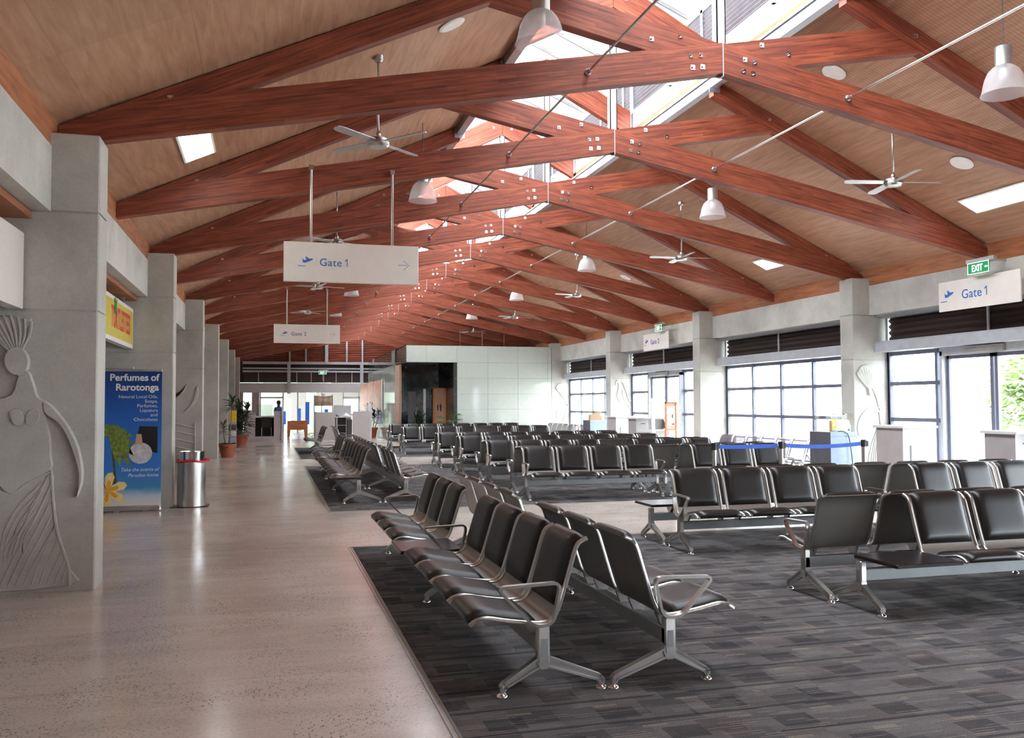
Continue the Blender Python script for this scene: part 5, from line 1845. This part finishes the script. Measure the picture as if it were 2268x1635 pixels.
mb.lathe([(0.08, 0), (0.09, 0.03), (0.03, 0.07)], (0.12, -0.03, 0), 7)
mb.obj('body', 'white', p)
p = thing('desk_telephone', 'dark telephone on the right booth desk', 'telephone', (3.02, 41.3, 1.03))
MB().prism([(-0.08, 0), (0.08, 0), (0.08, 0.07), (-0.08, 0.03)], 'x', -0.07, 0.07).obj('base', 'kioskdark', p)
MB().bbox(-0.075, -0.03, -0.08, 0.08, 0.06, 0.09, 0.01).obj('handset', 'black', p)
cl = thing('cloth_screen', 'beige cloth hung on a frame behind the right booth', 'cloth screen', (2.45, 42.6, 0))
mb = MB()
vs, fs = [], []
for i in range(13):
    for j in range(7):
        u_, v_ = i / 12, j / 6
        vs.append((-0.42 + 0.84 * u_, 0.02 * math.sin(u_ * 20) + 0.02 * math.sin(v_ * 9), 2.02 - 0.5 * v_ - 0.05 * math.sin(PI * u_) * (1 - v_)))
for i in range(12):
    for j in range(6):
        a = i * 7 + j
        fs.append((a, a + 1, a + 8, a + 7))
mb.add(vs, fs)
o = mb.obj('cloth', 'cloth', cl, smooth=True)
sm = o.modifiers.new('thickness', 'SOLIDIFY')
sm.thickness = 0.008
for s in (-0.42, 0.42):
    MB().lathe([(0.018, 0), (0.018, 2.05)], (s, 0.0, 0), 8).lathe([(.12, 0), (.12, .015)], (s, 0, 0), 14).obj('pole', 'alu', cl)
MB().box(-0.08, 0.08, -0.02, 0.02, 2.0, 2.08).obj('clamp', 'white', cl)
wb = thing('wooden_console', 'orange-brown wooden console table with two broad legs, between the booths', 'console table', (1.32, 44.6, 0))
MB().box(-0.48, 0.48, -0.2, 0.2, 0.36, 0.78).obj('body', 'orangewood', wb)
MB().box(-0.5, 0.5, -0.22, 0.22, 0.78, 0.80).obj('top', 'orangewood', wb)
for s in (-1, 1):
    MB().prism([(s * 0.48, 0), (s * 0.36, 0), (s * 0.32, 0.36), (s * 0.48, 0.36)], 'y', -0.2, 0.2).obj('leg', 'orangewood', wb)
# person standing beyond the left booth
ps = thing('person', 'person in a blue shirt standing behind the left booth near the doorway', 'person', (0.47, 47.8, 0), 0.3)
me = bpy.data.meshes.new('body')
J = [(0, 0, 0.95), (0, 0, 1.15), (0, 0, 1.38), (0, 0, 1.48), (0, 0.0, 1.58), (0, -0.01, 1.72),
     (-0.17, 0, 1.4), (-0.22, 0.02, 1.14), (-0.2, -0.08, 0.92), (-0.19, -0.12, 0.82), (0.17, 0, 1.4), (0.22, 0.02, 1.14), (0.2, -0.08, 0.92), (0.19, -0.12, 0.82),
     (-0.09, 0, 0.9), (-0.1, -0.01, 0.5), (-0.1, 0.02, 0.08), (-0.11, -0.12, 0.04), (0.09, 0, 0.9), (0.1, -0.01, 0.5), (0.1, 0.02, 0.08), (0.11, -0.12, 0.04)]
R_ = [.14, .14, .15, .06, .085, .075, .06, .045, .035, .035, .06, .045, .035, .035, .085, .06, .042, .035, .085, .06, .042, .035]
ED = [(0, 1), (1, 2), (2, 3), (3, 4), (4, 5), (2, 6), (6, 7), (7, 8), (8, 9), (2, 10), (10, 11), (11, 12), (12, 13), (0, 14), (14, 15), (15, 16), (16, 17), (0, 18), (18, 19), (19, 20), (20, 21)]
def skin_obj(name, mat, J, R_, ED, parent, root_i=0, lev=1):
    me = bpy.data.meshes.new(name)
    me.from_pydata(J, ED, [])
    me.materials.append(M[mat])
    o = link(name, me, parent)
    sk = o.modifiers.new('skin', 'SKIN')
    for v, r_ in zip(me.skin_vertices[0].data, R_):
        v.radius = (r_, r_ * 0.8)
    me.skin_vertices[0].data[root_i].use_root = True
    sb = o.modifiers.new('sub', 'SUBSURF')
    sb.levels = sb.render_levels = lev
    return o
skin_obj('body', 'skin', J, R_, ED, ps, 0, 2)
skin_obj('shirt', 'shirt', [(0, 0, 0.9), (0, 0, 1.15), (0, 0, 1.37), (0, 0, 1.45), (-0.17, 0, 1.41), (-0.225, 0.02, 1.2), (0.17, 0, 1.41), (0.225, 0.02, 1.2)], [.165, .165, .17, .08, .08, .07, .08, .07], [(0, 1), (1, 2), (2, 3), (2, 4), (4, 5), (2, 6), (6, 7)], ps, 1, 2)
skin_obj('trousers', 'trousers', [(0, 0, 0.98), (-0.09, 0, 0.9), (-0.1, -0.01, 0.5), (-0.1, 0.02, 0.1), (0.09, 0, 0.9), (0.1, -0.01, 0.5), (0.1, 0.02, 0.1)], [.15, .1, .075, .06, .1, .075, .06], [(0, 1), (1, 2), (2, 3), (0, 4), (4, 5), (5, 6)], ps, 0, 2)
MB().lathe([(0.085, 1.62), (0.105, 1.68), (0.09, 1.77), (0.04, 1.81)], (0, 0.012, 0), 14).obj('hair', 'hair', ps, smooth=True)
MB().lathe([(0.012, 1.63), (0.018, 1.65), (0.008, 1.69)], (0, -0.09, 0), 8).obj('nose', 'skin', ps, smooth=True)
# posts in the next hall
for i, (x, y) in enumerate(((0.85, 55), (1.75, 56), (2.2, 54.6), (3.4, 56))):
    root = thing('barrier_post', '%s blue banner post in the bright hall beyond, from the left' % ORD[i], 'post', (x, y, 0), 0, 'blue banner posts beyond the opening')
    MB().box(-0.12, 0.12, -0.02, 0.02, 0.4, [1.2, 1.35, 1.75, 1.3][i]).obj('panel', 'belt', root)
    MB().box(-0.14, 0.14, -0.12, 0.12, 0, 0.03).box(-0.02, 0.02, -0.02, 0.02, 0, 0.5).obj('base', 'alu', root)
root = thing('counter_desk', 'low white counter with red top in the bright hall beyond', 'counter', (5.2, 59.5, 0))
MB().box(-2.0, 2.0, -0.3, 0.3, 0, 0.9).obj('body', 'white', root)
MB().box(-2.05, 2.05, -0.35, 0.35, 0.9, 0.96).obj('worktop', 'red', root)

# ================================================================== OUTSIDE
def shrub(name, lab, loc, rad, n, L_, mat='leafpale', hgt=1.0):
    root = thing(name, lab, 'tree' if 'tree' in name else 'shrub', loc)
    ml, ms = MB(), MB()
    ms.tube([(0, 0, 0), (0.05, 0.03, hgt * 0.5), (0, 0, hgt)], [0.09, 0.07, 0.04], 8)
    for i in range(n):
        a, b = random.random() * 2 * PI, math.acos(random.uniform(-1, 1))
        r_ = rad * random.uniform(0.45, 1.0)
        c_ = (r_ * math.sin(b) * math.cos(a), r_ * math.sin(b) * math.sin(a), hgt + r_ * 0.85 * math.cos(b))
        leaf_blade(ml, c_, random.random() * 6.28, random.uniform(-0.5, 0.9), L_ * random.uniform(0.7, 1.2), L_ * 0.22, 0.4, 3)
        if i % 40 == 0:
            ms.tube([(0, 0, hgt * 0.8), tuple(v * 0.5 + (hgt * 0.45 if k == 2 else 0) for k, v in enumerate(c_)), c_], [0.03, 0.018, 0.008], 5)
    ms.obj('trunk', 'stem', root, smooth=True)
    ml.obj('foliage', mat, root)
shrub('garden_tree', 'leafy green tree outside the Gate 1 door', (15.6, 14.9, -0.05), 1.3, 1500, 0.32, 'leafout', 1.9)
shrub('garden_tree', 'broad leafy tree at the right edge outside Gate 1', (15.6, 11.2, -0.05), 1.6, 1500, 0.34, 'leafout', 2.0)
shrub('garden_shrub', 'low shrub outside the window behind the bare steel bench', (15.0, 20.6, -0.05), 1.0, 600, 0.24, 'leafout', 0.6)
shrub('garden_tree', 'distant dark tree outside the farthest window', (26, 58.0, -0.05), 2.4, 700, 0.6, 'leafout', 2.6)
